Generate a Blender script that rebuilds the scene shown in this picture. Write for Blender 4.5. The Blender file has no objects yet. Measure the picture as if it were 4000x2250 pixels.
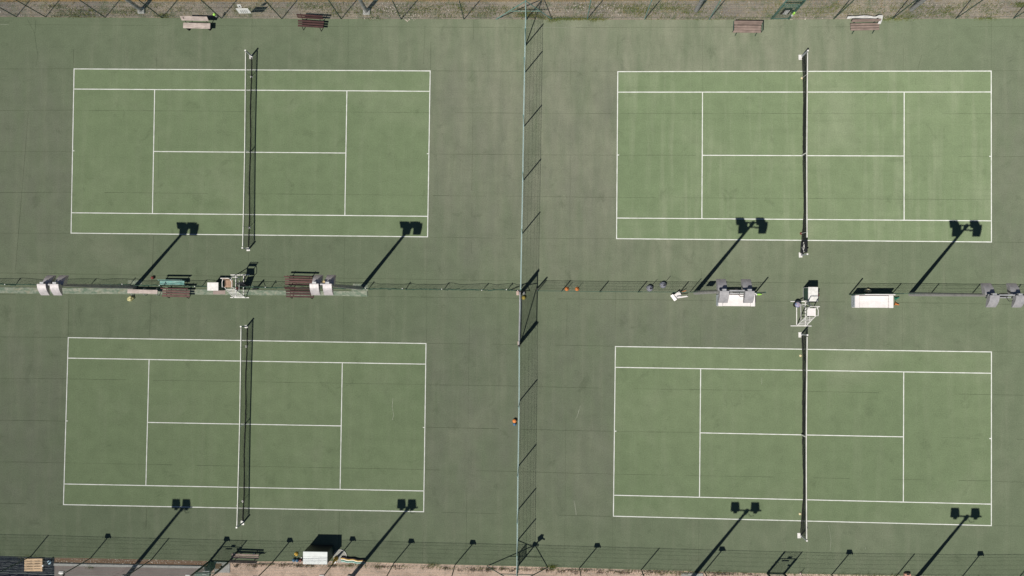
import bpy, math, random
from math import radians, sin, cos, pi, hypot, atan2
from mathutils import Vector, Matrix, Euler
random.seed(7)
S = bpy.context.scene
COL = S.collection

# ------------------------------------------------------------ camera
FOC, CAMH = 2880.96, 47.7687                       # focal length in photo pixels (4000 wide), height in metres
RX, RY, RZ = radians(1.15935), radians(1.84284), radians(0.37213)
ROT = Matrix.Rotation(RZ, 3, 'Z') @ Matrix.Rotation(RY, 3, 'Y') @ Matrix.Rotation(RX, 3, 'X')
cam = bpy.data.cameras.new('camera')
cam.sensor_width = 36.0
cam.lens = FOC / 4000 * 36
cam.clip_start, cam.clip_end = 0.5, 2000
camo = bpy.data.objects.new('camera', cam)
COL.objects.link(camo)
camo.matrix_world = Matrix.Translation((0, 0, CAMH)) @ ROT.to_4x4()
S.camera = camo

# ------------------------------------------------------------ sky, sun, exposure
SUN_EL, SHX, SHY = radians(59.0), 0.630, 0.777     # shadows run to the upper right
w = bpy.data.worlds.new('World'); S.world = w; w.use_nodes = True
nt = w.node_tree
sky = nt.nodes.new('ShaderNodeTexSky'); sky.sky_type = 'NISHITA'; sky.sun_disc = False
sky.air_density = 0.7; sky.dust_density = 0.2; sky.altitude = 600; sky.sun_elevation = SUN_EL; sky.sun_rotation = atan2(-SHX, -SHY)
bg = nt.nodes['Background']; bg.inputs['Strength'].default_value = 0.05
nt.links.new(sky.outputs[0], bg.inputs['Color'])
sl = bpy.data.lights.new('sun', 'SUN'); sl.energy = 5.0; sl.angle = radians(0.5); sl.color = (1.0, 0.95, 0.87)
so = bpy.data.objects.new('sun', sl); COL.objects.link(so)
so.rotation_euler = Vector((SHX * cos(SUN_EL), SHY * cos(SUN_EL), -sin(SUN_EL))).to_track_quat('-Z', 'Y').to_euler()
so.location = (-20, -25, 60)
S.view_settings.view_transform = 'Standard'; S.view_settings.look = 'None'
S.view_settings.exposure = 0.08; S.view_settings.gamma = 1.0

# ------------------------------------------------------------ helpers
def g(px, py, z=0.0):
    """world point at height z that the photograph shows at pixel (px, py)"""
    d = ROT @ Vector(((px - 2000) / FOC, (1125 - py) / FOC, -1))
    t = (z - CAMH) / d.z
    return Vector((d.x * t, d.y * t, z))

def on_wall(px, py, a, b):
    """point of the upright plane through ground points a, b seen at a pixel"""
    d = ROT @ Vector(((px - 2000) / FOC, (1125 - py) / FOC, -1))
    n = Vector((-(b - a).y, (b - a).x, 0))
    o = Vector((0, 0, CAMH))
    t = (a - o).dot(n) / d.dot(n)
    return o + d * t

def lin(c):
    return tuple(((v / 255) / 12.92 if v / 255 <= .04045 else ((v / 255 + .055) / 1.055) ** 2.4) for v in c)

class MB:
    def __init__(s): s.v = []; s.f = []; s.smooth = []
    def add(s, vs, fs, smooth=False):
        o = len(s.v); s.v += [tuple(v) for v in vs]
        for f in fs: s.f.append(tuple(i + o for i in f)); s.smooth.append(smooth)
        return s
    def box(s, c, d, rz=0, m=None, bev=0.0):
        x, y, z = d[0] / 2, d[1] / 2, d[2] / 2
        M = Matrix.Translation(Vector(c)) @ (m.to_4x4() if m is not None else Matrix.Rotation(rz, 4, 'Z'))
        if bev <= 0 or bev * 2.2 > min(d):
            vs = [M @ Vector((a * x, b * y, e * z)) for a in (-1, 1) for b in (-1, 1) for e in (-1, 1)]
            return s.add(vs, [(0, 1, 3, 2), (4, 6, 7, 5), (0, 4, 5, 1), (2, 3, 7, 6), (0, 2, 6, 4), (1, 5, 7, 3)])
        vs = []; idx = {}
        for a in (-1, 1):
            for b in (-1, 1):
                for e in (-1, 1):
                    for k, (dx, dy, dz) in enumerate(((0, bev, bev), (bev, 0, bev), (bev, bev, 0))):
                        idx[a, b, e, k] = len(vs)
                        vs.append(M @ Vector((a * (x - dx), b * (y - dy), e * (z - dz))))
        fs = []
        I = lambda a, b, e, k: idx[a, b, e, k]
        for a in (-1, 1):
            fs.append([I(a, -1, -1, 0), I(a, 1, -1, 0), I(a, 1, 1, 0), I(a, -1, 1, 0)][::a])
            fs.append([I(-1, a, -1, 1), I(-1, a, 1, 1), I(1, a, 1, 1), I(1, a, -1, 1)][::a])
            fs.append([I(-1, -1, a, 2), I(1, -1, a, 2), I(1, 1, a, 2), I(-1, 1, a, 2)][::a])
        for a in (-1, 1):
            for b in (-1, 1):
                fs.append((I(a, b, -1, 0), I(a, b, 1, 0), I(a, b, 1, 1), I(a, b, -1, 1)))
                fs.append((I(a, -1, b, 0), I(a, 1, b, 0), I(a, 1, b, 2), I(a, -1, b, 2)))
                fs.append((I(-1, a, b, 1), I(1, a, b, 1), I(1, a, b, 2), I(-1, a, b, 2)))
                for e in (-1, 1): fs.append((I(a, b, e, 0), I(a, b, e, 1), I(a, b, e, 2)))
        return s.add(vs, fs)
    def tube(s, p, q, r, n=8, r2=None, caps=True):
        p, q = Vector(p), Vector(q); r2 = r if r2 is None else r2
        ax = (q - p).normalized()
        u = ax.orthogonal().normalized(); v = ax.cross(u)
        vs = []
        for c, rr in ((p, r), (q, r2)):
            for k in range(n):
                a = 2 * pi * k / n
                vs.append(c + (u * cos(a) + v * sin(a)) * rr)
        fs = [(k, (k + 1) % n, n + (k + 1) % n, n + k) for k in range(n)]
        s.add(vs, fs, n > 6)
        if caps and n > 2: s.add(vs, [tuple(range(n))[::-1], tuple(range(n, 2 * n))])
        return s
    def path(s, pts, r, n=8):
        for a, b in zip(pts[:-1], pts[1:]): s.tube(a, b, r, n)
        return s
    def ribbon(s, p, q, r):
        return s.tube(p, q, r, 3, caps=False)
    def lathe(s, c, prof, n=20, tilt=None, cap=True):
        c = Vector(c); M = tilt.to_3x3() if tilt is not None else Matrix.Identity(3)
        vs = []
        for r, z in prof:
            for k in range(n):
                a = 2 * pi * k / n; vs.append(c + M @ Vector((r * cos(a), r * sin(a), z)))
        fs = []
        for i in range(len(prof) - 1):
            for k in range(n):
                fs.append((i * n + k, i * n + (k + 1) % n, (i + 1) * n + (k + 1) % n, (i + 1) * n + k))
        s.add(vs, fs, True)
        if cap: s.add(vs, [tuple(range(n))[::-1], tuple(range((len(prof) - 1) * n, len(prof) * n))])
        return s
    def ball(s, c, r, n=16, sz=1.0):
        prof = [(max(1e-4, r * sin(pi * i / 10)), -r * sz * cos(pi * i / 10)) for i in range(11)]
        return s.lathe(c, prof, n, cap=False)
    def poly(s, pts, flip=False):
        f = tuple(range(len(pts)))
        return s.add(pts, [f[::-1] if flip else f])
    def prism(s, prof, x0, x1, M):
        """profile (y, z) extruded along x"""
        n = len(prof)
        vs = [M @ Vector((x0, y, z)) for y, z in prof] + [M @ Vector((x1, y, z)) for y, z in prof]
        fs = [(k, (k + 1) % n, n + (k + 1) % n, n + k) for k in range(n)] + [tuple(range(n))[::-1], tuple(range(n, 2 * n))]
        return s.add(vs, fs)
    def build(s, name, mat, parent=None, loc=None):
        o = Vector(loc) if loc is not None else Vector((0, 0, 0))
        if parent is not None: o = world_loc(parent)
        elif loc is None and s.v:
            o = Vector((sum(v[0] for v in s.v) / len(s.v), sum(v[1] for v in s.v) / len(s.v), min(v[2] for v in s.v)))
        me = bpy.data.meshes.new(name)
        me.from_pydata([(v[0] - o.x, v[1] - o.y, v[2] - o.z) for v in s.v], [], s.f)
        me.polygons.foreach_set('use_smooth', s.smooth)
        me.materials.append(mat); me.update()
        ob = bpy.data.objects.new(name, me); COL.objects.link(ob)
        if parent is not None: ob.parent = parent
        else: ob.location = o
        return ob

def world_loc(o):
    v = Vector((0, 0, 0))
    while o is not None: v += o.location; o = o.parent
    return v

def tag(o, label, cat, group=None):
    o['label'] = label; o['category'] = cat
    if group: o['group'] = group
    return o

def thing(name, label, cat, loc, group=None):
    o = bpy.data.objects.new(name, None); COL.objects.link(o); o.location = Vector(loc)
    o.empty_display_size = .2
    return tag(o, label, cat, group)

def struct(o, kind='structure'):
    o['kind'] = kind; return o

# ------------------------------------------------------------ materials
class NT:
    def __init__(s, name):
        s.m = bpy.data.materials.new(name); s.m.use_nodes = True; s.t = s.m.node_tree
        s.t.nodes.clear(); s.out = s.t.nodes.new('ShaderNodeOutputMaterial')
    def n(s, typ, **kw):
        nd = s.t.nodes.new(typ)
        for k, v in kw.items():
            if k.startswith('i_'):
                key = k[2:]; key = int(key) if key.isdigit() else key.replace('_', ' ')
                s.put(nd.inputs[key], v)
            else: setattr(nd, k, v)
        return nd
    def put(s, inp, v):
        if isinstance(v, bpy.types.NodeSocket): s.t.links.new(v, inp)
        else: inp.default_value = v
    def pos(s): return s.n('ShaderNodeNewGeometry').outputs['Position']
    def obj(s): return s.n('ShaderNodeTexCoord').outputs['Object']
    def scale(s, vec, sc):
        m = s.n('ShaderNodeMapping'); s.put(m.inputs['Vector'], vec); m.inputs['Scale'].default_value = sc
        return m.outputs[0]
    def noise(s, vec, scale, detail=4, rough=.55, dist=0):
        nd = s.n('ShaderNodeTexNoise'); s.put(nd.inputs['Vector'], vec)
        nd.inputs['Scale'].default_value = scale; nd.inputs['Detail'].default_value = detail
        nd.inputs['Roughness'].default_value = rough; nd.inputs['Distortion'].default_value = dist
        return nd.outputs['Fac']
    def ramp(s, fac, a, b, lo=0., hi=1.):
        nd = s.n('ShaderNodeMapRange'); s.put(nd.inputs['Value'], fac)
        for k, v in zip(('From Min', 'From Max', 'To Min', 'To Max'), (a, b, lo, hi)): nd.inputs[k].default_value = v
        return nd.outputs[0]
    def mix(s, f, a, b):
        nd = s.n('ShaderNodeMix', data_type='RGBA')
        s.put(nd.inputs[0], f)
        for k, v in ((6, a), (7, b)):
            s.put(nd.inputs[k], v if isinstance(v, bpy.types.NodeSocket) else (*v, 1))
        return nd.outputs[2]
    def mul(s, col, f):
        nd = s.n('ShaderNodeMix', data_type='RGBA', blend_type='MULTIPLY')
        nd.inputs[0].default_value = 1
        s.put(nd.inputs[6], col)
        s.put(nd.inputs[7], f)
        return nd.outputs[2]
    def diffuse(s, col, rough=1.0, bump=None, bd=.01):
        d = s.n('ShaderNodeBsdfDiffuse'); s.put(d.inputs['Color'], col if isinstance(col, bpy.types.NodeSocket) else (*col, 1))
        d.inputs['Roughness'].default_value = rough
        if bump is not None: s.bump(d, bump, bd)
        s.t.links.new(d.outputs[0], s.out.inputs[0]); return s.m
    def bump(s, d, h, bd):
        b = s.n('ShaderNodeBump'); s.put(b.inputs['Height'], h); b.inputs['Distance'].default_value = bd
        b.inputs['Strength'].default_value = .6; s.t.links.new(b.outputs[0], d.inputs['Normal'])
    def principled(s, col, rough=.6, metal=0., bump=None, bd=.005, spec=.4):
        d = s.n('ShaderNodeBsdfPrincipled'); s.put(d.inputs['Base Color'], col if isinstance(col, bpy.types.NodeSocket) else (*col, 1))
        d.inputs['Roughness'].default_value = rough; d.inputs['Metallic'].default_value = metal
        d.inputs['Specular IOR Level'].default_value = spec
        if bump is not None: s.bump(d, bump, bd)
        s.t.links.new(d.outputs[0], s.out.inputs[0]); return s.m

def paint(name, c, c2=None, sc=6., rough=.55, metal=0., amt=1., spec=.4):
    """plain painted / plastic / metal surface with soiling"""
    n = NT(name); c2 = c2 or tuple(v * .72 for v in c)
    f = n.ramp(n.noise(n.obj(), sc, 5, .6), .38, .68, 0, amt)
    return n.principled(n.mix(f, c, c2), rough, metal, spec=spec)

def wood(name, c, c2, axis=0):
    n = NT(name)
    sc = [30, 30, 30]; sc[axis] = 2.2
    f = n.ramp(n.noise(n.scale(n.obj(), sc), 1.0, 6, .65), .35, .68)
    f2 = n.ramp(n.noise(n.obj(), 2.2, 3), .4, .7, .75, 1.12)
    cb = n.n('ShaderNodeCombineColor'); [n.t.links.new(f2, cb.inputs[k]) for k in range(3)]
    return n.principled(n.mul(n.mix(f, c, c2), cb.outputs[0]), .75, 0, f, .004)

def court_paint(name, ca, cb, cdust, seed, dust=(.54, .80), streak=.5, worn_hotspot=None, mauve=()):
    n = NT(name)
    p = n.pos()
    m = n.n('ShaderNodeMapping'); n.put(m.inputs['Vector'], p); m.inputs['Location'].default_value = (seed * 13.7, seed * 7.1, 0)
    p = m.outputs[0]
    big = n.ramp(n.noise(p, .045, 3, .5), .36, .64)
    col = n.mix(big, ca, cb)
    # worn, dusty patches and long brush / drainage streaks
    st_y = n.noise(n.scale(p, (1.6, .10, 1)), 1.0, 5, .6)
    st_x = n.noise(n.scale(p, (.08, 2.2, 1)), 1.0, 5, .6)
    d1 = n.ramp(n.noise(p, .16, 4, .6, .4), dust[0], dust[1], 0, .55)
    col = n.mix(d1, col, cdust)
    if worn_hotspot:                                    # swept dust, spread wider to paint the upper-right sun hotspot into the colour
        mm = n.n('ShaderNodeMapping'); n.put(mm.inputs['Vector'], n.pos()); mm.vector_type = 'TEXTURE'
        mm.inputs['Location'].default_value = worn_hotspot[0]; mm.inputs['Scale'].default_value = worn_hotspot[1]
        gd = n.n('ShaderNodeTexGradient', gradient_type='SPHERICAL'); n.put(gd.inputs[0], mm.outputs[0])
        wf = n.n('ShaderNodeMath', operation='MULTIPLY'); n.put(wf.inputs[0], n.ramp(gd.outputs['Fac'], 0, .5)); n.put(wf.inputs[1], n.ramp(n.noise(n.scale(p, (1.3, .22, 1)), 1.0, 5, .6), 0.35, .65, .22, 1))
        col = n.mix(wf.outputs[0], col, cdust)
    for (mc, ms) in mauve:                      # surface rubbed down to grey behind the base lines
        mm = n.n('ShaderNodeMapping'); n.put(mm.inputs['Vector'], n.pos()); mm.vector_type = 'TEXTURE'
        mm.inputs['Location'].default_value = mc; mm.inputs['Scale'].default_value = ms
        gd = n.n('ShaderNodeTexGradient', gradient_type='SPHERICAL'); n.put(gd.inputs[0], mm.outputs[0])
        wf = n.n('ShaderNodeMath', operation='MULTIPLY'); n.put(wf.inputs[0], n.ramp(gd.outputs['Fac'], 0, .45)); n.put(wf.inputs[1], n.ramp(n.noise(n.scale(p, (1, .35, 1)), .9, 5, .6), .3, .68, .05, .5))
        col = n.mix(wf.outputs[0], col, MAUVE)
    col = n.mix(n.ramp(st_y, .50, .74, 0, streak), col, cdust)
    col = n.mix(n.ramp(st_x, .54, .78, 0, streak * .55), col, tuple(v * .82 for v in ca))
    # dark damp stains
    stain = n.ramp(n.noise(p, .75, 5, .68, .6), .59, .72, 0, .38)
    col = n.mix(stain, col, tuple(v * .62 for v in ca))
    spots = n.ramp(n.noise(p, 3.6, 3, .6), .70, .80, 0, .30)
    col = n.mix(spots, col, tuple(v * .55 for v in ca))
    # fine aggregate grain
    grain = n.ramp(n.noise(p, 14, 4, .8), .28, .72, .80, 1.2)
    gr = n.n('ShaderNodeCombineColor'); [n.t.links.new(grain, gr.inputs[k]) for k in range(3)]
    col = n.mul(col, gr.outputs[0])
    mid = n.ramp(n.noise(p, 1.1, 4, .6), .3, .7, .93, 1.07)
    gm = n.n('ShaderNodeCombineColor'); [n.t.links.new(mid, gm.inputs[k]) for k in range(3)]
    col = n.mul(col, gm.outputs[0])
    return n.diffuse(col, 1.0)

MAUVE = (.155, .162, .130)
OUT_A, OUT_B, OUT_D = (.133, .165, .106), (.147, .179, .116), (.214, .230, .166)
IN_A, IN_B, IN_D = (.158, .207, .118), (.176, .225, .130), (.245, .278, .188)
M = {}
wp = g(2520, 330)  # centre of the dusty patch that also carries the painted sun hotspot
M['outer'] = court_paint('weathered_grey_green_court', OUT_A, OUT_B, OUT_D, 1, streak=.35, worn_hotspot=((wp.x, wp.y, 0), (20, 17, 9)),
    mauve=[((g(x, y).x, g(x, y).y, 0), (sx, sy, 9)) for x, y, sx, sy in ((110, 640, 5, 9), (1810, 660, 5, 10), (2270, 640, 6, 10), (3960, 680, 4, 10), (90, 1660, 5, 8), (1790, 1620, 5, 9), (2270, 1640, 6, 9), (2900, 1250, 12, 3))])
for k, nm in enumerate(('TL', 'TR', 'BL', 'BR')):
    f = {'TL': 1.0, 'TR': 1.06, 'BL': .95, 'BR': .97}[nm]
    M['in' + nm] = court_paint('green_court_paint_' + str(k), tuple(v * f for v in IN_A), tuple(v * f for v in IN_B), tuple(v * f for v in IN_D), 3 + k, streak=.6 if nm == 'TR' else .22)

def line_mat():
    n = NT('white_line_paint'); p = n.pos()
    f = n.ramp(n.noise(p, 1.7, 7, .75), .44, .70, 0, .8)
    return n.diffuse(n.mix(f, (.68, .69, .67), (.47, .50, .44)), 1)
M['line'] = line_mat()
def joint_mat():
    n = NT('slab_joint'); p = n.pos()
    f = n.ramp(n.noise(p, .9, 4, .7), .38, .62)
    return n.diffuse(n.mix(f, (.095, .115, .07), (.045, .060, .038)), 1)
M['joint'] = joint_mat()
def soil_mat(name, a, b, c, gstrength=.3, stones=True, sc=1.0):
    n = NT(name); p = n.pos()
    col = n.mix(n.ramp(n.noise(p, .35 * sc, 4, .6), .35, .65), a, b)
    col = n.mix(n.ramp(n.noise(p, 1.3 * sc, 5, .65, .5), .5, .68, 0, .85), col, c)
    col = n.mix(n.ramp(n.noise(p, 9 * sc, 4, .75), .52, .72, 0, .7), col, tuple(v * .5 for v in a))
    if stones:
        col = n.mix(n.ramp(n.noise(p, 17 * sc, 2, .6), .62, .72, 0, .8), col, tuple(min(.6, v * 1.7) for v in b))
    h = n.noise(p, 11, 5, .7)
    return n.diffuse(col, 1, h, .05)
M['soil'] = soil_mat('dry_tan_soil', (.48, .375, .30), (.60, .475, .385), (.35, .27, .21))
M['gravel'] = soil_mat('grassy_grey_gravel', (.205, .182, .158), (.30, .262, .205), (.105, .130, .070))
M['verge'] = soil_mat('dry_orange_grass_verge', (.25, .155, .055), (.34, .235, .105), (.135, .13, .04))
M['brown'] = soil_mat('brown_stony_soil', (.175, .115, .075), (.215, .145, .098), (.13, .082, .054))
def conc_mat(name, a, b, sc=3., rough=1.):
    n = NT(name); p = n.pos()
    col = n.mix(n.ramp(n.noise(p, sc, 5, .65), .36, .66), a, b)
    col = n.mix(n.ramp(n.noise(n.scale(p, (.5, 3, 1)), 1.3, 4, .6), .55, .75, 0, .5), col, tuple(v * .65 for v in a))
    col = n.mix(n.ramp(n.noise(p, 22, 3, .7), .6, .75, 0, .5), col, tuple(v * .6 for v in b))
    return n.diffuse(col, rough, n.noise(p, 25, 4), .01)
M['path'] = conc_mat('grey_concrete_path', (.215, .185, .172), (.25, .22, .205), .9)
M['kerb'] = conc_mat('pale_concrete_kerb', (.43, .43, .41), (.34, .345, .33), 4)
def strip_mat():
    n = NT('faded_green_concrete'); p = n.pos()
    f = n.ramp(n.noise(n.scale(p, (1.1, 2.2, 1)), 2.4, 8, .75, .3), .42, .62)
    col = n.mix(f, (.165, .225, .165), (.36, .375, .305))
    col = n.mix(n.ramp(n.noise(p, 2.1, 4, .6), .56, .70, 0, .6), col, (.38, .34, .24))
    col = n.mix(n.ramp(n.noise(p, 12, 4, .7), .58, .74, 0, .55), col, (.14, .17, .13))
    return n.diffuse(col, 1, n.noise(p, 18, 4), .01)
M['strip'] = strip_mat()
M['white'] = paint('white_enamel', (.69, .68, .66), (.52, .51, .48), 5, .45)
M['sign'] = paint('bright_sign_white', (.90, .90, .88), (.86, .86, .84), 2, .35)
M['plastic'] = paint('white_moulded_plastic', (.70, .67, .66), (.60, .57, .56), 2.5, .5)
M['cream'] = paint('pale_grey_plastic', (.54, .575, .565), (.46, .49, .485), 4, .55)
M['galv'] = paint('galvanised_steel', (.40, .41, .42), (.27, .28, .29), 7, .5, .35)
M['lamp'] = paint('weathered_aluminium_hood', (.44, .415, .415), (.33, .315, .32), 6, .55, .25)
M['lampg'] = paint('grey_aluminium_hood', (.34, .335, .345), (.25, .25, .26), 6, .55, .25)
M['glass'] = paint('dark_lamp_glass', (.10, .12, .14), (.06, .07, .08), 4, .2)
M['pole'] = paint('grey_pole_paint', (.30, .295, .28), (.22, .215, .21), 3, .6)
M['dark'] = paint('black_metal', (.018, .020, .022), (.03, .028, .025), 5, .5)
M['green'] = paint('dark_green_paint', (.022, .060, .048), (.045, .075, .055), 6, .55)
M['teal'] = paint('pale_teal_steel', (.15, .27, .235), (.09, .18, .16), 5, .55)
M['wire'] = paint('pale_teal_wire', (.36, .47, .46), (.26, .35, .34), 1.5, .6)
M['dwire'] = paint('weathered_green_wire', (.13, .17, .155), (.08, .11, .10), 1.5, .6)
M['gwire'] = paint('dark_green_wire', (.028, .075, .052), (.045, .09, .06), 1.5, .6)
M['net'] = paint('black_net_cord', (.012, .014, .013), (.022, .024, .02), 3, .8)
M['tape'] = paint('white_net_tape', (.76, .76, .72), (.58, .57, .52), 2, .8)
M['alu'] = paint('silver_net_post', (.46, .48, .50), (.30, .32, .34), 4, .45, .3)
M['woodp'] = wood('bleached_plank', (.50, .43, .395), (.33, .27, .235))
M['woodr'] = wood('red_brown_slat', (.075, .031, .028), (.042, .019, .018))
M['woodr2'] = wood('faded_red_slat', (.135, .066, .058), (.078, .039, .035))
M['woodb'] = wood('pinkish_brown_slat', (.29, .22, .19), (.20, .15, .125))
M['woodt'] = wood('flaking_turquoise_plank', (.085, .30, .27), (.30, .40, .36))
M['pallet'] = wood('fresh_pallet_wood', (.50, .36, .225), (.40, .28, .17))
M['seatw'] = wood('brown_seat_wood', (.36, .235, .16), (.27, .17, .11), 1)
M['black'] = paint('black_fabric', (.012, .014, .018), (.022, .024, .03), 3, .9)
M['shade'] = paint('black_shade_cloth', (.006, .008, .014), (.012, .015, .023), 2, 1., spec=.05)
M['orange'] = paint('orange_rubber', (.62, .21, .055), (.50, .15, .04), 6, .6)
M['yellow'] = paint('yellow_plastic', (.58, .37, .055), (.45, .27, .04), 6, .6)
M['olive'] = paint('dull_yellow_rubber', (.42, .34, .07), (.33, .25, .05), 8, .7)
M['blue'] = paint('blue_rubber', (.055, .135, .225), (.035, .095, .17), 6, .6)
M['red'] = paint('dark_red_rubber', (.15, .032, .025), (.10, .025, .02), 6, .6)
M['lime'] = paint('lime_green_plastic', (.33, .62, .10), (.25, .5, .08), 6, .5)
M['gplast'] = paint('green_plastic', (.04, .24, .16), (.03, .18, .12), 6, .5)
M['grey'] = paint('grey_rubber', (.21, .215, .25), (.15, .155, .18), 6, .7)
M['creamrag'] = paint('cream_cloth', (.62, .55, .36), (.40, .33, .14), 5, .9)
M['clear'] = paint('pale_hoop_fabric', (.30, .30, .27), (.25, .25, .22), 4, .8)
M['brownst'] = paint('dark_brown_foam', (.05, .03, .032), (.07, .04, .04), 6, .8)
M['mint'] = paint('pale_mint_foam', (.42, .60, .55), (.32, .48, .45), 6, .8)
M['bag'] = paint('blue_bag', (.09, .20, .34), (.45, .42, .46), 9, .6)
def grass_mat(name, cs):
    n = NT(name); p = n.pos()
    col = n.mix(n.ramp(n.noise(p, 1.1, 3), .35, .65), cs[0], cs[1])
    col = n.mix(n.ramp(n.noise(p, 23, 2), .45, .6), col, cs[2])
    return n.diffuse(col, 1)
M['grass'] = grass_mat('dry_grass', ((.26, .17, .06), (.15, .16, .05), (.36, .27, .13)))
M['weed'] = grass_mat('green_weed', ((.10, .14, .03), (.20, .19, .045), (.07, .10, .025)))
M['stone'] = paint('pale_stone', (.50, .46, .39), (.34, .30, .25), 3, .9)

# ------------------------------------------------------------ ground
def sheet(name, pts, z, mat, th=.0):
    return struct(MB().poly([(p[0], p[1], z) for p in pts]).build(name, mat, loc=(0, 0, 0)))
sheet('ground', [(-400, -400), (400, -400), (400, 400), (-400, 400)], -.06, M['soil'])
TOPE = [(-900, 62), (0, 66), (640, 70), (1100, 73), (1900, 75), (2400, 77), (3000, 76), (3500, 74), (4000, 72), (4900, 69)]
BOTE = [(-900, 2158), (0, 2171), (210, 2178), (600, 2186), (900, 2194), (1300, 2192), (1700, 2204), (2200, 2217), (2500, 2226), (3000, 2240), (3700, 2251), (4900, 2272)]
top = [g(x, y) for x, y in TOPE]; bot = [g(x, y) for x, y in BOTE]
slab = MB()
ring = bot + top[::-1]
slab.poly([(p.x, p.y, 0) for p in ring])
n = len(ring)
slab.add([(p.x, p.y, 0) for p in ring] + [(p.x, p.y, -.06) for p in ring], [(k, k + n, (k + 1) % n + n, (k + 1) % n) for k in range(n)])
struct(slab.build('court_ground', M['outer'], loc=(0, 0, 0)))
# gravel strip behind the upper fence, dry verge beyond
a, b = g(-900, 62), g(4900, 69)
sheet('gravel_path', [(-70, a.y - 1), (80, b.y - 1), (80, b.y + 1.32), (30, top[5].y + 1.30), (0, top[4].y + 1.22), (-70, a.y + 1.15)], -.05, M['gravel'])
sheet('grass_verge', [(-70, a.y + 1.10), (0, top[4].y + 1.17), (80, b.y + 1.22), (80, b.y + 40), (-70, a.y + 40)], -.045, M['verge'])

# ------------------------------------------------------------ playing courts
COURTS = {
 'TL': [(288.2, 267.7), (1682.2, 275.7), (1671.9, 926.8), (276.3, 912.1), (605.8, 593.2), (1352.5, 598.8)],
 'TR': [(2411.5, 278.4), (3873.1, 276.0), (3874.1, 947.0), (2406.7, 934.0), (2742.5, 606.9), (3526.9, 609.6)],
 'BL': [(265.6, 1317.1), (1665.9, 1340.1), (1656.7, 2000.5), (246.6, 1972.5), (582, 1649.2), (1333.8, 1663)],
 'BR': [(2402.2, 1351.8), (3874.1, 1373.1), (3873.8, 2054.7), (2394.3, 2017.8), (2734, 1690.5), (3524.5, 1705.6)]}
CN = {}
LW = .055
def court_xy(nm):
    c = [g(*p) for p in COURTS[nm][:4]]
    def f(u, v):   # u 0..1 left-right, v 0..1 top-bottom, bilinear
        return (c[0] * (1 - u) + c[1] * u) * (1 - v) + (c[3] * (1 - u) + c[2] * u) * v
    return f
for nm in COURTS:
    f = court_xy(nm); CN[nm] = f
    sheet('playing_court', [f(0, 1), f(1, 1), f(1, 0), f(0, 0)], .004, M['in' + nm])
    LU, LV = LW / 23.77, LW / 10.97
    ml = MB()
    def rect(u0, v0, u1, v1):
        # subdivided so that the painted edge can be a little uneven
        if (u1 - u0) > (v1 - v0) * 10.97 / 23.77:
            k = 60; pa = [f(u0 + (u1 - u0) * i / k, v0) for i in range(k + 1)]; pb = [f(u0 + (u1 - u0) * i / k, v1) for i in range(k + 1)]
            jit = lambda p: (p.x, p.y + random.uniform(-.003, .003), .012)
        else:
            k = 40; pa = [f(u0, v0 + (v1 - v0) * i / k) for i in range(k + 1)]; pb = [f(u1, v0 + (v1 - v0) * i / k) for i in range(k + 1)]
            jit = lambda p: (p.x + random.uniform(-.003, .003), p.y, .012)
        vs = [jit(p) for p in pa] + [jit(p) for p in pb]
        ml.add(vs, [(i, i + 1, k + 2 + i, k + 1 + i) if (vs[0][1] < vs[k + 1][1]) or (vs[0][0] > vs[k + 1][0]) else (i + 1, i, k + 1 + i, k + 2 + i) for i in range(k)])
    sv = 1.372 / 10.97
    us0, us1 = (11.885 - 6.40) / 23.77, (11.885 + 6.40) / 23.77
    rect(0, 0, 1, LV); rect(0, 1 - LV, 1, 1)
    rect(0, LV, LU, 1 - LV); rect(1 - LU, LV, 1, 1 - LV)
    rect(LU, sv - LV / 2, 1 - LU, sv + LV / 2); rect(LU, 1 - sv - LV / 2, 1 - LU, 1 - sv + LV / 2)
    rect(us0 - LU / 2, sv + LV / 2, us0 + LU / 2, 1 - sv - LV / 2); rect(us1 - LU / 2, sv + LV / 2, us1 + LU / 2, 1 - sv - LV / 2)
    rect(us0 + LU / 2, .5 - LV / 2, us1 - LU / 2, .5 + LV / 2)
    rect(LU, .5 - LV / 2, LU + .10 / 23.77, .5 + LV / 2); rect(1 - LU - .10 / 23.77, .5 - LV / 2, 1 - LU, .5 + LV / 2)
    struct(ml.build('court_lines', M['line'], loc=(0, 0, 0)))

# slab joints: every quarter of a court, carried on across the surround
jm = MB()
def joint(p, q, z, wd=.014, gap=.12):
    p, q = Vector(p), Vector(q); L = (q - p).length; dr = (q - p) / L; nn = Vector((-dr.y, dr.x, 0))
    t = 0
    while t < L:
        sl_ = random.uniform(.6, 2.6); e = min(L, t + sl_)
        if random.random() > gap:
            wv = wd * random.uniform(.45, 1.15); o1, o2 = random.uniform(-.008, .008), random.uniform(-.008, .008)
            A, B = p + dr * t + nn * o1, p + dr * e + nn * o2
            jm.add([(A.x - nn.x * wv / 2, A.y - nn.y * wv / 2, z), (B.x - nn.x * wv / 2, B.y - nn.y * wv / 2, z), (B.x + nn.x * wv / 2, B.y + nn.y * wv / 2, z), (A.x + nn.x * wv / 2, A.y + nn.y * wv / 2, z)], [(0, 1, 2, 3)])
        t = e
def jl(x0, y0, x1, y1, gap=.12, wd=.014):
    joint(g(x0, y0), g(x1, y1), .008, wd, gap)
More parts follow.
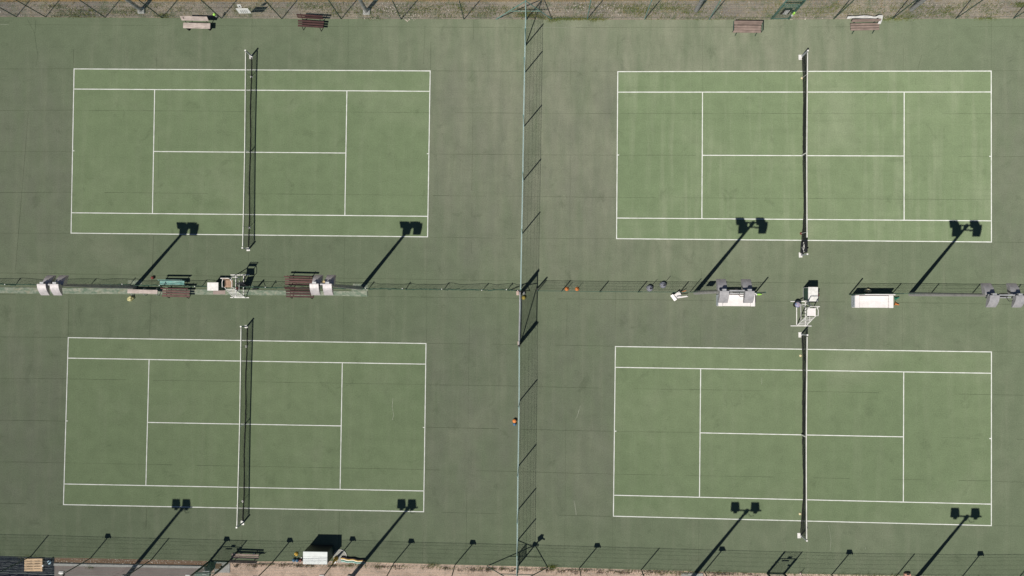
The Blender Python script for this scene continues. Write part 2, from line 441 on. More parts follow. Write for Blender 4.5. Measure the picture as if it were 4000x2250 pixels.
# horizontal joints, left half (photo pixels)
for (x0, y0, x1, y1) in ((0, 96, 2040, 108), (0, 270, 285, 268), (1690, 277, 2040, 279), (0, 432, 285, 430), (300, 431, 1675, 440), (1690, 440, 2040, 442), (0, 592, 280, 592), (1690, 602, 2040, 604),
        (0, 752, 280, 751), (290, 751, 1675, 763), (1690, 764, 2040, 767), (0, 911, 275, 912), (1680, 927, 2030, 931), (0, 1066, 2030, 1097), (0, 1150, 60, 1150), (1440, 1158, 2040, 1165),
        (0, 1316, 262, 1318), (1672, 1341, 2030, 1346), (0, 1478, 258, 1480), (270, 1480, 1660, 1502), (1672, 1503, 2025, 1508), (0, 1641, 255, 1645), (1666, 1669, 2020, 1676), (0, 1804, 250, 1808), (255, 1808, 1655, 1834), (1662, 1835, 2020, 1842),
        (0, 1966, 244, 1971), (1660, 2000, 2018, 2008)):
    jl(x0, y0, x1, y1)
for (x0, y0, x1, y1) in ((2060, 108, 4000, 103), (2060, 279, 2408, 280), (3880, 276, 4000, 276), (2060, 443, 2405, 443), (2420, 443, 3870, 444), (3880, 444, 4000, 444), (2055, 605, 2405, 606), (2415, 606, 2740, 607), (3530, 610, 4000, 612), (2050, 768, 2403, 771),
        (2412, 771, 3870, 780), (3880, 780, 4000, 781), (2045, 931, 2400, 933), (3880, 946, 4000, 947), (2060, 1096, 4000, 1112), (2060, 1166, 2790, 1174), (2960, 1176, 3300, 1180), (3510, 1182, 4000, 1190), (2045, 1346, 2396, 1352), (3880, 1374, 4000, 1376),
        (2040, 1509, 2395, 1517), (2405, 1517, 3870, 1541), (3880, 1541, 4000, 1544), (2035, 1677, 2390, 1685), (2400, 1685, 2730, 1690), (3530, 1706, 4000, 1716), (2035, 1843, 2388, 1852), (2398, 1852, 3870, 1879), (3880, 1880, 4000, 1884), (2030, 2008, 2386, 2017), (3880, 2053, 4000, 2056)):
    jl(x0, y0, x1, y1)
# vertical joints continuing the base, service and net lines
for (x0, y0, x1, y1) in ((288, 72, 287, 262), (614, 72, 612, 262), (985, 75, 984, 190), (1360, 76, 1360, 270), (1683, 78, 1682, 272), (276, 918, 266, 1312), (600, 920, 584, 1316), (972, 980, 965, 1265), (1346, 930, 1340, 1330), (1668, 930, 1666, 1336),
        (246, 1978, 240, 2170), (573, 1985, 566, 2180), (946, 2075, 944, 2185), (1326, 2000, 1320, 2185), (1655, 2004, 1650, 2200), (2414, 80, 2412, 274), (2746, 80, 2744, 276), (3134, 80, 3132, 205), (3530, 80, 3528, 274), (3873, 78, 3873, 270),
        (2406, 940, 2402, 1346), (2742, 945, 2736, 1350), (3127, 1010, 3126, 1290), (3525, 950, 3524, 1364), (3874, 952, 3874, 1368), (2394, 2022, 2391, 2225), (2730, 2030, 2728, 2232), (3126, 2120, 3124, 2242), (3523, 2050, 3522, 2248), (3874, 2060, 3874, 2250), (140, 80, 60, 1060), (1850, 80, 1840, 1100), (1835, 1180, 1820, 2200), (2230, 80, 2225, 1090), (2215, 1180, 2205, 2210)):
    jl(x0, y0, x1, y1, .35, .009)
for (x0, y0, x1, y1) in ((620, 230, 618, 890), (1360, 290, 1349, 590), (2745, 290, 2742, 590), (3135, 230, 3130, 930), (3528, 290, 3527, 600)):
    jl(x0, y0, x1, y1, .6, .008)
# hairline cracks
def crack(pts):
    P = [g(*p) for p in pts]
    for a_, b_ in zip(P[:-1], P[1:]): joint(a_, b_, .008, .012, .1)
crack([(105, 72), (135, 130), (142, 180), (148, 215), (140, 262)]); crack([(3600, 215), (3585, 270), (3575, 330)])
crack([(3690, 1062), (3694, 1100), (3698, 1120)]); crack([(1660, 100), (1655, 250)])
struct(jm.build('slab_joints', M['joint'], loc=(0, 0, 0)))
cm = MB()
def pale(pts, wd=.010):
    P = [g(*p) for p in pts]
    for p, q in zip(P[:-1], P[1:]):
        dr = (q - p).normalized(); nn = Vector((-dr.y, dr.x, 0)) * wd * random.uniform(.3, .7)
        cm.add([(p - nn) + Vector((0, 0, .009)), (q - nn) + Vector((0, 0, .009)), (q + nn) + Vector((0, 0, .009)), (p + nn) + Vector((0, 0, .009))], [(0, 1, 2, 3)])
pale([(2268, 1585), (2262, 1600), (2256, 1625), (2246, 1640)]); pale([(1535, 1555), (1532, 1590), (1538, 1620), (1533, 1640)]); pale([(3235, 2050), (3240, 2070), (3246, 2110), (3242, 2150)])
pale([(2242, 1955), (2248, 1985), (2251, 2012)], .012); pale([(2976, 1475), (2975, 1500)], .015); pale([(3470, 350), (3468, 400)], .012); pale([(3380, 2138), (3382, 2146)])
pale([(2040, 108), (2250, 108)], .010); pale([(0, 95), (32, 96)], .012)
struct(cm.build('pale_cracks', paint('pale_crack_dust', (.34, .35, .29)), loc=(0, 0, 0)))

# ------------------------------------------------------------ concrete strip and pads in the middle
def slab_px(pts, z, mat, name, zb=-.01):
    P = [g(*p) for p in pts]; m = MB(); n = len(P)
    # counter-clockwise seen from above
    ar = sum(P[i].x * P[(i + 1) % n].y - P[(i + 1) % n].x * P[i].y for i in range(n))
    if ar < 0: P = P[::-1]
    vs = [(p.x, p.y, z) for p in P] + [(p.x, p.y, zb) for p in P]
    m.add(vs, [tuple(range(n))] + [((k + 1) % n, k, k + n, (k + 1) % n + n) for k in range(n)])
    return m.build(name, mat)
def wavy(x0, y0, x1, y1, n, amp):
    return [(x0 + (x1 - x0) * i / n, y0 + (y1 - y0) * i / n + random.uniform(-amp, amp)) for i in range(n + 1)]
struct(slab_px(wavy(-300, 1118, 1435, 1138, 34, .8) + wavy(1436, 1157, -300, 1143, 34, 1.2), .05, M['strip'], 'concrete_path'))
tag(slab_px([(833, 1134), (881, 1134), (881, 1150), (834, 1150)], .058, conc_mat('pinkish_concrete', (.40, .33, .30), (.33, .27, .25)), 'concrete_slab', -.0), 'small pinkish concrete slab beside the white cabinet left of the left umpire chair', 'slab')
struct(slab_px([(1380, 1108), (1436, 1112), (1437, 1137), (1372, 1138)], .008, M['strip'], 'concrete_patch'))
struct(slab_px([(500, 1095), (555, 1096), (553, 1112), (498, 1112)], .008, M['strip'], 'concrete_patch'))

# ------------------------------------------------------------ bottom strip: soil, kerb, path
struct(slab_px([(205, 2173), (880, 2190), (880, 2214), (205, 2206)], -.04, M['brown'], 'brown_soil', -.055))
struct(slab_px([(212, 2200), (800, 2211), (800, 2219), (212, 2209)], .06, M['kerb'], 'path_kerb', -.055))
struct(slab_px([(212, 2209), (800, 2219), (800, 2300), (180, 2300)], -.03, M['path'], 'concrete_path', -.055))
o = slab_px([(838, 2190), (897, 2190), (897, 2238), (838, 2236)], .0, M['kerb'], 'threshold_slab', -.055)
tag(o, 'grey concrete threshold slab behind the gate beside the bottom bench', 'slab')
o2 = MB().poly([g(841, 2201, .004), g(866, 2201, .004), g(866, 2222, .004), g(841, 2222, .004)][::-1]).build('soil_patch', M['brown'], o)

# ------------------------------------------------------------ wire mesh, fences
def chain(mb, A, B, z0, z1, pitch=.085, r=.0015, zA=None):
    A, B = Vector((A[0], A[1], 0)), Vector((B[0], B[1], 0)); L = (B - A).length; d = (B - A) / L; h = z1 - z0
    k = -int(h / pitch) - 1
    while k * pitch < L:
        s0 = k * pitch + random.uniform(-.004, .004); s1 = s0 + h
        t0, t1 = max(0, (0 - s0) / h), min(1, (L - s0) / h)
        if t1 > t0:
            a, b = s0 + h * t0, s0 + h * t1
            mb.ribbon(A + d * a + Vector((0, 0, z0 + h * t0)), A + d * b + Vector((0, 0, z0 + h * t1)), r)
            mb.ribbon(A + d * (L - a) + Vector((0, 0, z0 + h * t0)), A + d * (L - b) + Vector((0, 0, z0 + h * t1)), r)
        k += 1
def wires(mb, P, zs, r=.003, sag=.03):
    for z in zs:
        for A, B in zip(P[:-1], P[1:]):
            pts = []; n = 6
            for i in range(n + 1):
                t = i / n; q = Vector(A).lerp(Vector(B), t)
                q.z = z - sag * 4 * t * (1 - t) * random.uniform(.4, 1.2); pts.append(q)
            for p, q in zip(pts[:-1], pts[1:]): mb.tube(p, q, r, 4, caps=False)
HF = 3.0
def floodlight(fence, p, z, ang=0, s=1.):
    m = Matrix.Rotation(ang, 3, 'Z') @ Matrix.Rotation(radians(-35), 3, 'X')
    c = Vector((p.x, p.y, z))
    L = MB().box(c + Vector((0, .10, 0)), (.30 * s, .14, .26 * s), m=m, bev=.015).build('floodlight', M['white'], fence)
    MB().box(c + Vector((0, .17, -.05)), (.26 * s, .012, .22 * s), m=m).build('glass', M['glass'], L)
    MB().box(c + Vector((.16, .0, .08)), (.05, .22, .10), m=m).build('bracket', M['dark'], L)

def tall_fence(name, label, posts, mat_post, mat_wire, h=HF, lights=(), wz=(.25, .9, 1.5, 2.1, 2.6), skip=(), r=.032, pitch=.085, wr=.0011, top=True, cat='fence', group=None):
    P = [g(*p) for p in posts]
    c = P[len(P) // 2]
    t = thing(name, label, cat, c, group)
    for i, p in enumerate(P):
        if 0 <= posts[i][0] <= 0: pass
        MB().tube(p + Vector((0, 0, -.05)), p + Vector((random.uniform(-.02, .02), random.uniform(-.02, .02), h)), r, 8).build('post', mat_post, t)
        if i in lights: floodlight(t, p, h - .07)
    mm = MB()
    for A, B in zip(P[:-1], P[1:]): chain(mm, A, B, .03, h - .03, pitch, wr)
    mm.build('wire_mesh', mat_wire, t)
    for z in wz + ((h - .02,) if top else ()):
        ww = MB()
        for A, B in zip(P[:-1], P[1:]): wires(ww, [A, B], (z,), .010 if z > h - .1 else .0045)
        ww.build('tension_wire', mat_wire, t)
    return t, P

# upper fence
TP1 = [(-330, 62), (-120, 63), (62, 64), (177, 65), (410, 67), (633, 69), (864, 71), (1100, 72.5), (1332, 73), (1567, 75), (1812, 75), (2055, 75)]
TP2 = [(2055, 75), (2294, 74), (2518, 75), (2770, 76), (3012, 75)]
TP3 = [(3080, 75), (3257, 74), (3486, 73), (3734, 72), (3960, 71), (4190, 70), (4400, 69)]
fa, PA = tall_fence('chain_link_fence', 'tall pale green chain link fence along the top edge, left of the centre fence', TP1, M['green'], M['dwire'], group='tall fences round the courts')
fb, PB = tall_fence('chain_link_fence', 'tall chain link fence along the top edge between the centre fence and the gate', TP2[:], M['teal'], M['dwire'], group='tall fences round the courts')
fc, PC = tall_fence('chain_link_fence', 'tall chain link fence along the top edge right of the gate', TP3, M['green'], M['dwire'], group='tall fences round the courts')

def brace_frame(parent, base, left, right, h, mat):
    b = g(*base); l = g(*left); r_ = g(*right); tp = Vector((b.x, b.y, h - .05))
    MB().tube(l, tp, .030, 8).build('brace', mat, parent)
    MB().tube(r_, tp, .030, 8).build('brace', mat, parent)
    MB().tube(l.lerp(tp, .46), r_.lerp(tp, .46), .022, 8).build('brace_bar', mat, parent)
# centre fence, running up the picture, with its wide gate in the middle
VP = [(2056, 76), (2053, 178), (2051, 283), (2047, 494), (2044, 705), (2040, 913), (2036, 1136)]
VP2 = [(2031, 1345), (2030, 1566), (2026, 1820), (2024, 1991), (2023, 2110), (2022, 2212)]
fd, PD = tall_fence('chain_link_fence', 'tall pale green fence between the left and right courts, upper half above the wide gate', VP, M['teal'], M['wire'], group='tall fences round the courts', pitch=.085, wr=.0014, r=.036)
brace_frame(fd, (2056, 76), (1938, 75), (2156, 75), HF, M['teal'])
MB().tube(PD[1], PD[0] + Vector((0, 0, 2.6)), .03).build('brace', M['teal'], fd)
fe, PE = tall_fence('chain_link_fence', 'tall pale green fence between the left and right courts, lower half below the wide gate', VP2, M['teal'], M['wire'], group='tall fences round the courts', pitch=.085, wr=.0014, r=.036)
brace_frame(fe, (2022, 2212), (1903, 2211), (2140, 2216), HF, M['green'])
c0 = g(2022, 2110)
MB().tube(c0, g(2022, 2212) + Vector((0, 0, 2.7)), .03).build('brace', M['teal'], fe)
cp = g(2022, 2212)
MB().tube(cp, cp + Vector((0, 0, 4.35)), .04).build('corner_post', M['teal'], fe)
floodlight(fe, cp + Vector((0, -.05, 0)), 3.85, radians(40), 1.2); floodlight(fe, cp + Vector((0, -.05, 0)), 2.95, radians(-20), .9)
# low mesh door panel leaning in the lower fence
d0, d1 = g(2023, 2160), g(2022, 2209)
dm = MB()
for p, q in ((d0, d0 + Vector((0, 0, 1.25))), (d1, d1 + Vector((0, 0, 1.25))), (d0 + Vector((0, 0, 1.25)), d1 + Vector((0, 0, 1.25))), (d0 + Vector((0, 0, .08)), d1 + Vector((0, 0, .08)))):
    dm.tube(p + Vector((.06, 0, 0)), q + Vector((.06, 0, 0)), .028)
door = dm.build('door_frame', M['green'], fe)
pm = MB(); chain(pm, d0 + Vector((.06, 0, 0)), d1 + Vector((.06, 0, 0)), .1, 1.23, .035, .0026); pm.build('door_mesh', M['gwire'], door)

# wide gate in the centre fence
ga, gb = g(2035, 1140), g(2031, 1343)
gt = thing('wide_gate', 'wide mesh gate with a diagonal brace in the middle of the centre fence', 'gate', ga.lerp(gb, .5))
for p in (ga, gb):
    MB().box(p + Vector((0, 0, 1.5)), (.12, .12, 3.0), bev=.01).build('gate_post', M['dark'], gt)
MB().box(ga.lerp(gb, .02) + Vector((0, -.10, 1.45)), (.07, .07, 2.8)).build('gate_stile', M['dark'], gt)
MB().box(ga.lerp(gb, .98) + Vector((0, .10, 1.45)), (.07, .07, 2.8)).build('gate_stile', M['dark'], gt)
Z = Vector((0, 0, 1))
MB().tube(ga + Z * 2.85, gb + Z * 2.85, .035).build('gate_rail', M['galv'], gt)
MB().tube(ga + Z * .12, gb + Z * .12, .035).build('gate_rail', M['galv'], gt)
MB().tube(gb + Z * .15, ga.lerp(gb, .27) + Z * 2.82, .03).build('gate_brace', M['dark'], gt)
MB().tube(ga.lerp(gb, .02) + Z * 1.1 - Vector((0, 0, 0)), ga.lerp(gb, .22) + Z * 2.8, .03).build('gate_brace', M['dark'], gt)
gm = MB(); chain(gm, ga, gb, .15, 2.82, .06, .0028); gm.build('gate_mesh', M['wire'], gt)
for (x, y, lab) in ((2022, 1145, 'pinkish concrete block at the upper post of the wide centre gate'), (2027, 1341, 'pinkish concrete block at the lower post of the wide centre gate')):
    p = g(x, y, .2)
    tag(MB().box((p.x, p.y, .11), (.16, .26, .22), .05, bev=.02).build('concrete_block', conc_mat('pink_block', (.55, .43, .38), (.45, .36, .32), 8)), lab, 'block', 'concrete blocks at the centre gate')
p = g(2040, 1145, .1); MB().box((p.x + .10, p.y, .1), (.12, .2, .2), .2, bev=.02).build('footing', M['kerb'], gt)
MB().tube(g(1994, 1132), ga + Z * 1.15 + Vector((-.03, .05, 0)), .03).build('gate_stay', M['dark'], gt)
MB().tube(g(2070, 1135), ga + Z * .9 + Vector((.05, .05, 0)), .025).build('gate_stay', M['dark'], gt)
MB().tube(g(2096, 1130) , g(2098, 1131) + Z * 1.7, .05, 8).build('gate_stop', M['dark'], gt)

# lower fence with floodlights on every other post
BP1 = [(-340, 2163), (-110, 2168), (121, 2173), (354, 2180), (592, 2186), (818, 2192)]
BP2 = [(897, 2194), (1064, 2197), (1309, 2192), (1538, 2201), (1778, 2206), (2022, 2212)]
BP3 = [(2022, 2212), (2264, 2219), (2505, 2226), (2751, 2233), (2996, 2240)]
BP4 = [(3064, 2241), (3248, 2246), (3502, 2249), (3759, 2252), (3985, 2250), (4210, 2260), (4420, 2264)]
bh = 3.0
tall_fence('chain_link_fence', 'tall fence along the bottom edge with floodlit posts, left of the bench', BP1, M['green'], M['dwire'], bh, lights=(3, 5), group='tall fences round the courts')
tall_fence('chain_link_fence', 'tall fence along the bottom edge behind the white storage cabinet', BP2, M['green'], M['dwire'], bh, lights=(1, 2, 3, 4), group='tall fences round the courts')
tall_fence('chain_link_fence', 'tall fence along the bottom edge between the centre fence and the right gate', BP3, M['green'], M['dwire'], bh, lights=(1, 3), group='tall fences round the courts')
tall_fence('chain_link_fence', 'tall fence along the bottom edge right of the right gate', BP4, M['green'], M['dwire'], bh, lights=(1, 3, 5), group='tall fences round the courts')

def small_gate(label, a, b, h=2.0, mat=None, sign=False):
    mat = mat or M['green']
    A, B = g(*a), g(*b); d = (B - A).normalized()
    t = thing('mesh_gate', label, 'gate', A.lerp(B, .5), 'narrow gates in the tall fences')
    for p, hp_ in ((A, HF), (B, HF if sign else h + .08)): MB().box(p + Z * (hp_ / 2), (.07, .07, hp_)).build('gate_post', mat, t)
    q0, q1 = A + d * .07, B - d * .07
    f = MB()
    for p, q in ((q0 + Z * .06, q0 + Z * h), (q1 + Z * .06, q1 + Z * h), (q0 + Z * h, q1 + Z * h), (q0 + Z * .08, q1 + Z * .08)) + (((q0 + Z * 1.0, q1 + Z * 1.0),) if False else ()):
        f.tube(p, q, .030)
    f.build('gate_frame', mat, t)
    if sign: MB().tube(A + Z * (h + .28), B + Z * (h + .28), .035).build('lintel', mat, t)
    else: MB().box(A.lerp(B, .55) + Z * (h + .18), (.26, .02, .22)).build('plate', M['cream'], t); MB().box(A.lerp(B, .45) + Z * (h - .28), (.42, .02, .14)).build('plate', M['cream'], t)
    MB().tube(A + Z * (HF - .03), B + Z * (HF - .03), .02).build('top_rail', mat, t)
    m = MB(); chain(m, q0, q1, .1, h, .05, .0024); chain(m, A, B, h + .12, HF, .06, .0024); m.build('gate_mesh', M['gwire'], t)
    hp = q1 + Z * 1.05
    MB().box(hp - d * .06 + Vector((0, .05, 0)), (.10, .04, .18)).build('lock_box', M['dark'], t)
    for z in (.35, .9, 1.5): MB().box(A + Z * z + Vector((0, .05, 0)), (.10, .03, .06)).build('hinge', M['dark'], t)
    return t, A, B, d
tg, TA, TB, td = small_gate('narrow green gate in the top fence, a black and white court sign behind it', (3012, 75), (3080, 75), 2.0, paint('gate_green', (.065, .135, .11), (.05, .10, .08)), True)
small_gate('narrow green gate in the bottom fence just left of the wooden bench', (818, 2192), (897, 2194), 2.05)
small_gate('narrow dark gate in the bottom fence below the lower right court', (2996, 2240), (3064, 2241), 2.05)

# ------------------------------------------------------------ low fences along the middle
LP = [(-300, 1100), (-100, 1108), (62, 1112), (355, 1113), (508, 1113), (655, 1117), (790, 1119), (1060, 1124), (1290, 1126), (1441, 1128), (1586, 1130), (1735, 1131), (1886, 1133), (1983, 1133), (2030, 1135)]
lt = thing('low_net_fence', 'low sagging green net fence with short posts between the two left courts', 'fence', g(1000, 1125))
lp = [g(*p) for p in LP]; ln = MB(); lrope = MB(); brope = MB()
for i, p in enumerate(lp):
    hh = .92
    q = p + Vector((random.uniform(-.10, .02), random.uniform(-.04, .04), hh))
    po = MB().tube(p - Z * .02, q, .022).build('post', M['green'], lt)
    MB().ball(q, .035, 10).build('cap', M['white'], po)
for A, B in zip(lp[:-1], lp[1:]):
    nseg = 10; prevs = None; sag = random.uniform(.05, .26)
    if random.random() < .3: sag = .05
    ph = random.uniform(0, 6)
    def tp_(t): return A.lerp(B, t) + Vector((0, .03 * sin(9 * t + ph), .90 - sag * 4 * t * (1 - t) + .03 * sin(14 * t + ph) * 4 * t * (1 - t)))
    L = (B - A).length
    nv = int(L / .06)
    for k in range(nv):
        t0 = k / nv
        for t1 in (t0 + .5 / L, t0 - .5 / L):
            t1 = min(1, max(0, t1))
            p0 = A.lerp(B, t0) + Vector((0, random.uniform(-.05, .05), .02)); ln.ribbon(p0, tp_(t1), .0022)
    for k in range(nseg):
        lrope.tube(tp_(k / nseg), tp_((k + 1) / nseg), .012, 5, caps=False)
        y0, y1 = random.uniform(-.06, .06), random.uniform(-.06, .06)
        brope.tube(A.lerp(B, k / nseg) + Vector((0, y0, .03)), A.lerp(B, (k + 1) / nseg) + Vector((0, y1, .03)), .016, 5, caps=False)
ln.build('netting', M['gwire'], lt); lrope.build('top_rope', M['gwire'], lt); brope.build('bottom_rope', M['gwire'], lt)
RP = [(2100, 1137), (2193, 1138), (2342, 1140), (2492, 1141), (2656, 1142), (2805, 1143), (2950, 1144)]
rt, _ = tall_fence('low_wire_fence', 'low dark green wire fence between the right courts, left of the right umpire chair', RP, M['green'], M['gwire'], 1.5, wz=(.4, .8, 1.2), pitch=.075, wr=.0016, r=.03, group='low wire fences between the right courts')
MB().tube(g(2950, 1144), g(2950, 1144) + Z * 2.15, .04).build('end_post', M['green'], rt)
RP2 = [(3318, 1150), (3485, 1147), (3635, 1148), (3795, 1150), (3955, 1152), (4110, 1154), (4300, 1156)]
rt2, _ = tall_fence('low_wire_fence', 'low dark green wire fence between the right courts, right of the right umpire chair', RP2, M['green'], M['gwire'], 1.45, wz=(.4, .8, 1.2), pitch=.075, wr=.0016, r=.03, group='low wire fences between the right courts')
MB().tube(g(3318, 1150), g(3318, 1150) + Z * 2.2, .04).build('end_post', M['green'], rt2)
MB().tube(g(2655, 1141) + Vector((.65, 0, 0)), g(2655, 1141) + Vector((.65, 0, 1.9)), .02).build('thin_post', M['green'], rt)
# board hung on the low fence
p0, p1 = g(2739, 1141), g(2767, 1141)
tag(MB().box(p0.lerp(p1, .5) + Vector((0, .03, 1.12)), ((p1 - p0).length, .015, .72), bev=.002).build('notice_board', M['cream']), 'upright board hung on the low wire fence beside the pole left of the white bench', 'board')

# ------------------------------------------------------------ tennis nets
def tennis_net(label, nm, top_px, bot_px, bulge=0., cover=False):
    """top_px / bot_px: foot of the upper and lower post"""
    A, B = g(*top_px), g(*bot_px); L = (B - A).length; d = (B - A) / L; side = Vector((-d.y, d.x, 0))
    t = thing('tennis_net', label, 'net', A.lerp(B, .5), 'tennis nets')
    def topz(s): return 1.03 - .10 * (1 - abs(2 * s - 1) ** 1.4)
    def topp(s): return A + d * (L * s) + Z * topz(s)
    def botp(s): return A + d * (L * s) + side * (bulge * (sin(pi * s) ** 1.2 + .55 * sin(3 * pi * s + .4) * sin(pi * s)) + .02 * sin(17 * s + L)) + Z * .03
    for p in (A, B):
        po = MB().box(p + Z * .535, (.085, .085, 1.07), bev=.008).build('net_post', M['alu'], t)
        MB().box(p + Z * 1.075, (.095, .095, .02)).build('post_cap', M['white'], po)
    q = B if bot_px[1] < 1200 else A
    MB().tube(q + Vector((.06, 0, .72)), q + Vector((.16, 0, .72)), .012).build('crank', M['galv'], t)
    mesh = MB(); nv = int(L / .05); cr = .0056 if bulge else .0032; wob = .05 if bulge else .02
    s0, s1 = .008, .992
    for k in range(nv + 1):
        s = s0 + (s1 - s0) * k / nv
        a, b = topp(s), botp(s); m1 = a.lerp(b, .5) + side * (wob * sin(13 * s) + bulge * .15 * sin(pi * s))
        mesh.ribbon(a, m1, cr); mesh.ribbon(m1, b, cr)
    for j in range(1, 20):
        u = j / 20; n = 40
        pts = []
        for k in range(n + 1):
            s = s0 + (s1 - s0) * k / n
            pts.append(topp(s).lerp(botp(s), u) + side * ((wob * sin(13 * s) + bulge * .15 * sin(pi * s)) * (1 - abs(2 * u - 1))))
        for p_, q_ in zip(pts[:-1], pts[1:]): mesh.ribbon(p_, q_, cr if j > 5 else cr + .0012)
    mesh.build('netting', M['net'], t)
    n = 40; rope = MB(); tape = MB()
    e1 = .93 if cover else s1
    for k in range(n):
        a, b = s0 + (s1 - s0) * k / n, s0 + (s1 - s0) * (k + 1) / n
        p_, q_ = botp(a), botp(b)
        rope.tube(p_ + side * random.uniform(-.012, .012) + Z * .01, q_ + side * random.uniform(-.012, .012) + Z * .01, random.uniform(.024, .036), 6)
        if b <= e1 + .001:
            P_, Q_ = topp(a), topp(b)
            for sg in (-1, 1):
                o_ = side * (.018 * sg)
                tape.add([P_ + o_ + Z * .02, Q_ + o_ + Z * .02, Q_ + o_ - Z * .085, P_ + o_ - Z * .085], [(0, 1, 2, 3) if sg > 0 else (3, 2, 1, 0)])
            tape.add([P_ - side * .018 + Z * .02, Q_ - side * .018 + Z * .02, Q_ + side * .018 + Z * .02, P_ + side * .018 + Z * .02], [(0, 1, 2, 3)])
    rope.build('bottom_rope', M['net'], t); tape.build('top_tape', M['tape'], t)
    cs = topp(.5)
    MB().box(Vector((cs.x, cs.y, .46)), (.03, .055, .90)).build('centre_strap', M['tape'], t)
    if cover:
        cv = MB()
        for k in range(8):
            a, b = .935 + .055 * k / 8, .935 + .055 * (k + 1) / 8
            for sg in (-.02, .02):
                cv.add([topp(a) + side * sg + Z * .01, topp(b) + side * sg + Z * .01, botp(b) + side * (sg * 3), botp(a) + side * (sg * 3)], [(0, 1, 2, 3)])
        c_ = cv.build('black_cover', M['black'], t)
        rp = MB(); pts = []
        for k in range(15):
            s = .938 + .05 * k / 14; u = .45 + .06 * sin(k * 1.3)
            pts.append(topp(s).lerp(botp(s), u) - side * .05)
        rp.path(pts, .014, 6)
        pts = [topp(.955).lerp(botp(.955), .35 + .2 * (1 - cos(a_)) - 0) + d * .22 * sin(a_) - side * .05 for a_ in [i * .35 for i in range(9)]]
        rp.path(pts, .014, 6)
        rp.build('cover_cord', M['tape'], c_)
    for (px, py) in (top_px, bot_px):
        pass
    return t
def plate(label, x, y, w_=.26, d_=.26):
    p = g(x, y)
    return tag(MB().box((p.x, p.y, .008), (w_, d_, .016), .03).build('base_plate', M['white']), label, 'plate', 'white plates at the net posts')
tennis_net('black tennis net with white tape on the upper left court', 'TL', (983, 219), (972, 973))
tennis_net('black tennis net on the upper right court, its lower end wrapped in a black cover', 'TR', (3132, 220), (3130, 997), .14, True)
tennis_net('black tennis net with white tape on the lower left court', 'BL', (966, 1274), (950, 2041))
tennis_net('black tennis net with white tape on the lower right court', 'BR', (3130, 1306), (3128, 2091), .14)
plate('white base plate at the upper post of the upper left net', 980, 222, .22, .30)
plate('white base plate at the lower post of the upper left net', 970, 974, .22, .22)
plate('white base plate at the upper post of the upper right net', 3126, 224, .22, .33)
plate('white base plate at the lower post of the upper right net', 3127, 996, .22, .32)
plate('white base plate at the upper post of the lower left net', 962, 1276, .2, .2)
plate('white base plate at the lower post of the lower left net', 947, 2042, .22, .28)
plate('white base plate at the upper post of the lower right net', 3125, 1308, .2, .33)
plate('white base plate at the lower post of the lower right net', 3121, 2092, .2, .33)
STK = [(982, 300, 'white', 'singles stick at the upper end of the upper left net'), (974, 889, 'white', 'singles stick at the lower end of the upper left net'),
       (3133, 305, 'cream', 'singles stick with a cream base at the upper end of the upper right net'), (3129, 912, 'red', 'singles stick with a dark red base at the lower end of the upper right net'),
       (963, 1353, 'white', 'singles stick at the upper end of the lower left net'), (949, 1958, 'white', 'singles stick at the lower end of the lower left net'),
       (3127, 1389, 'cream', 'small cream base block beside the upper end of the lower right net'), (3125, 2007, 'cream', 'small cream base block beside the lower end of the lower right net')]
for x, y, mk, lab in STK:
    p = g(x, y); t = thing('singles_stick', lab, 'net stick', p, 'singles sticks beside the nets')
    MB().lathe(p, [(.085, 0), (.085, .02), (.05, .045), (.03, .05)], 14).build('base', M[mk] if mk != 'cream' else M['creamrag'], t)
    if 'block' not in lab: MB().tube(p + Z * .04, p + Z * 1.07 + Vector((0, random.uniform(-.03, .03), 0)), .013, 6).build('stick', M['white'] if mk != 'white' else M['galv'], t)

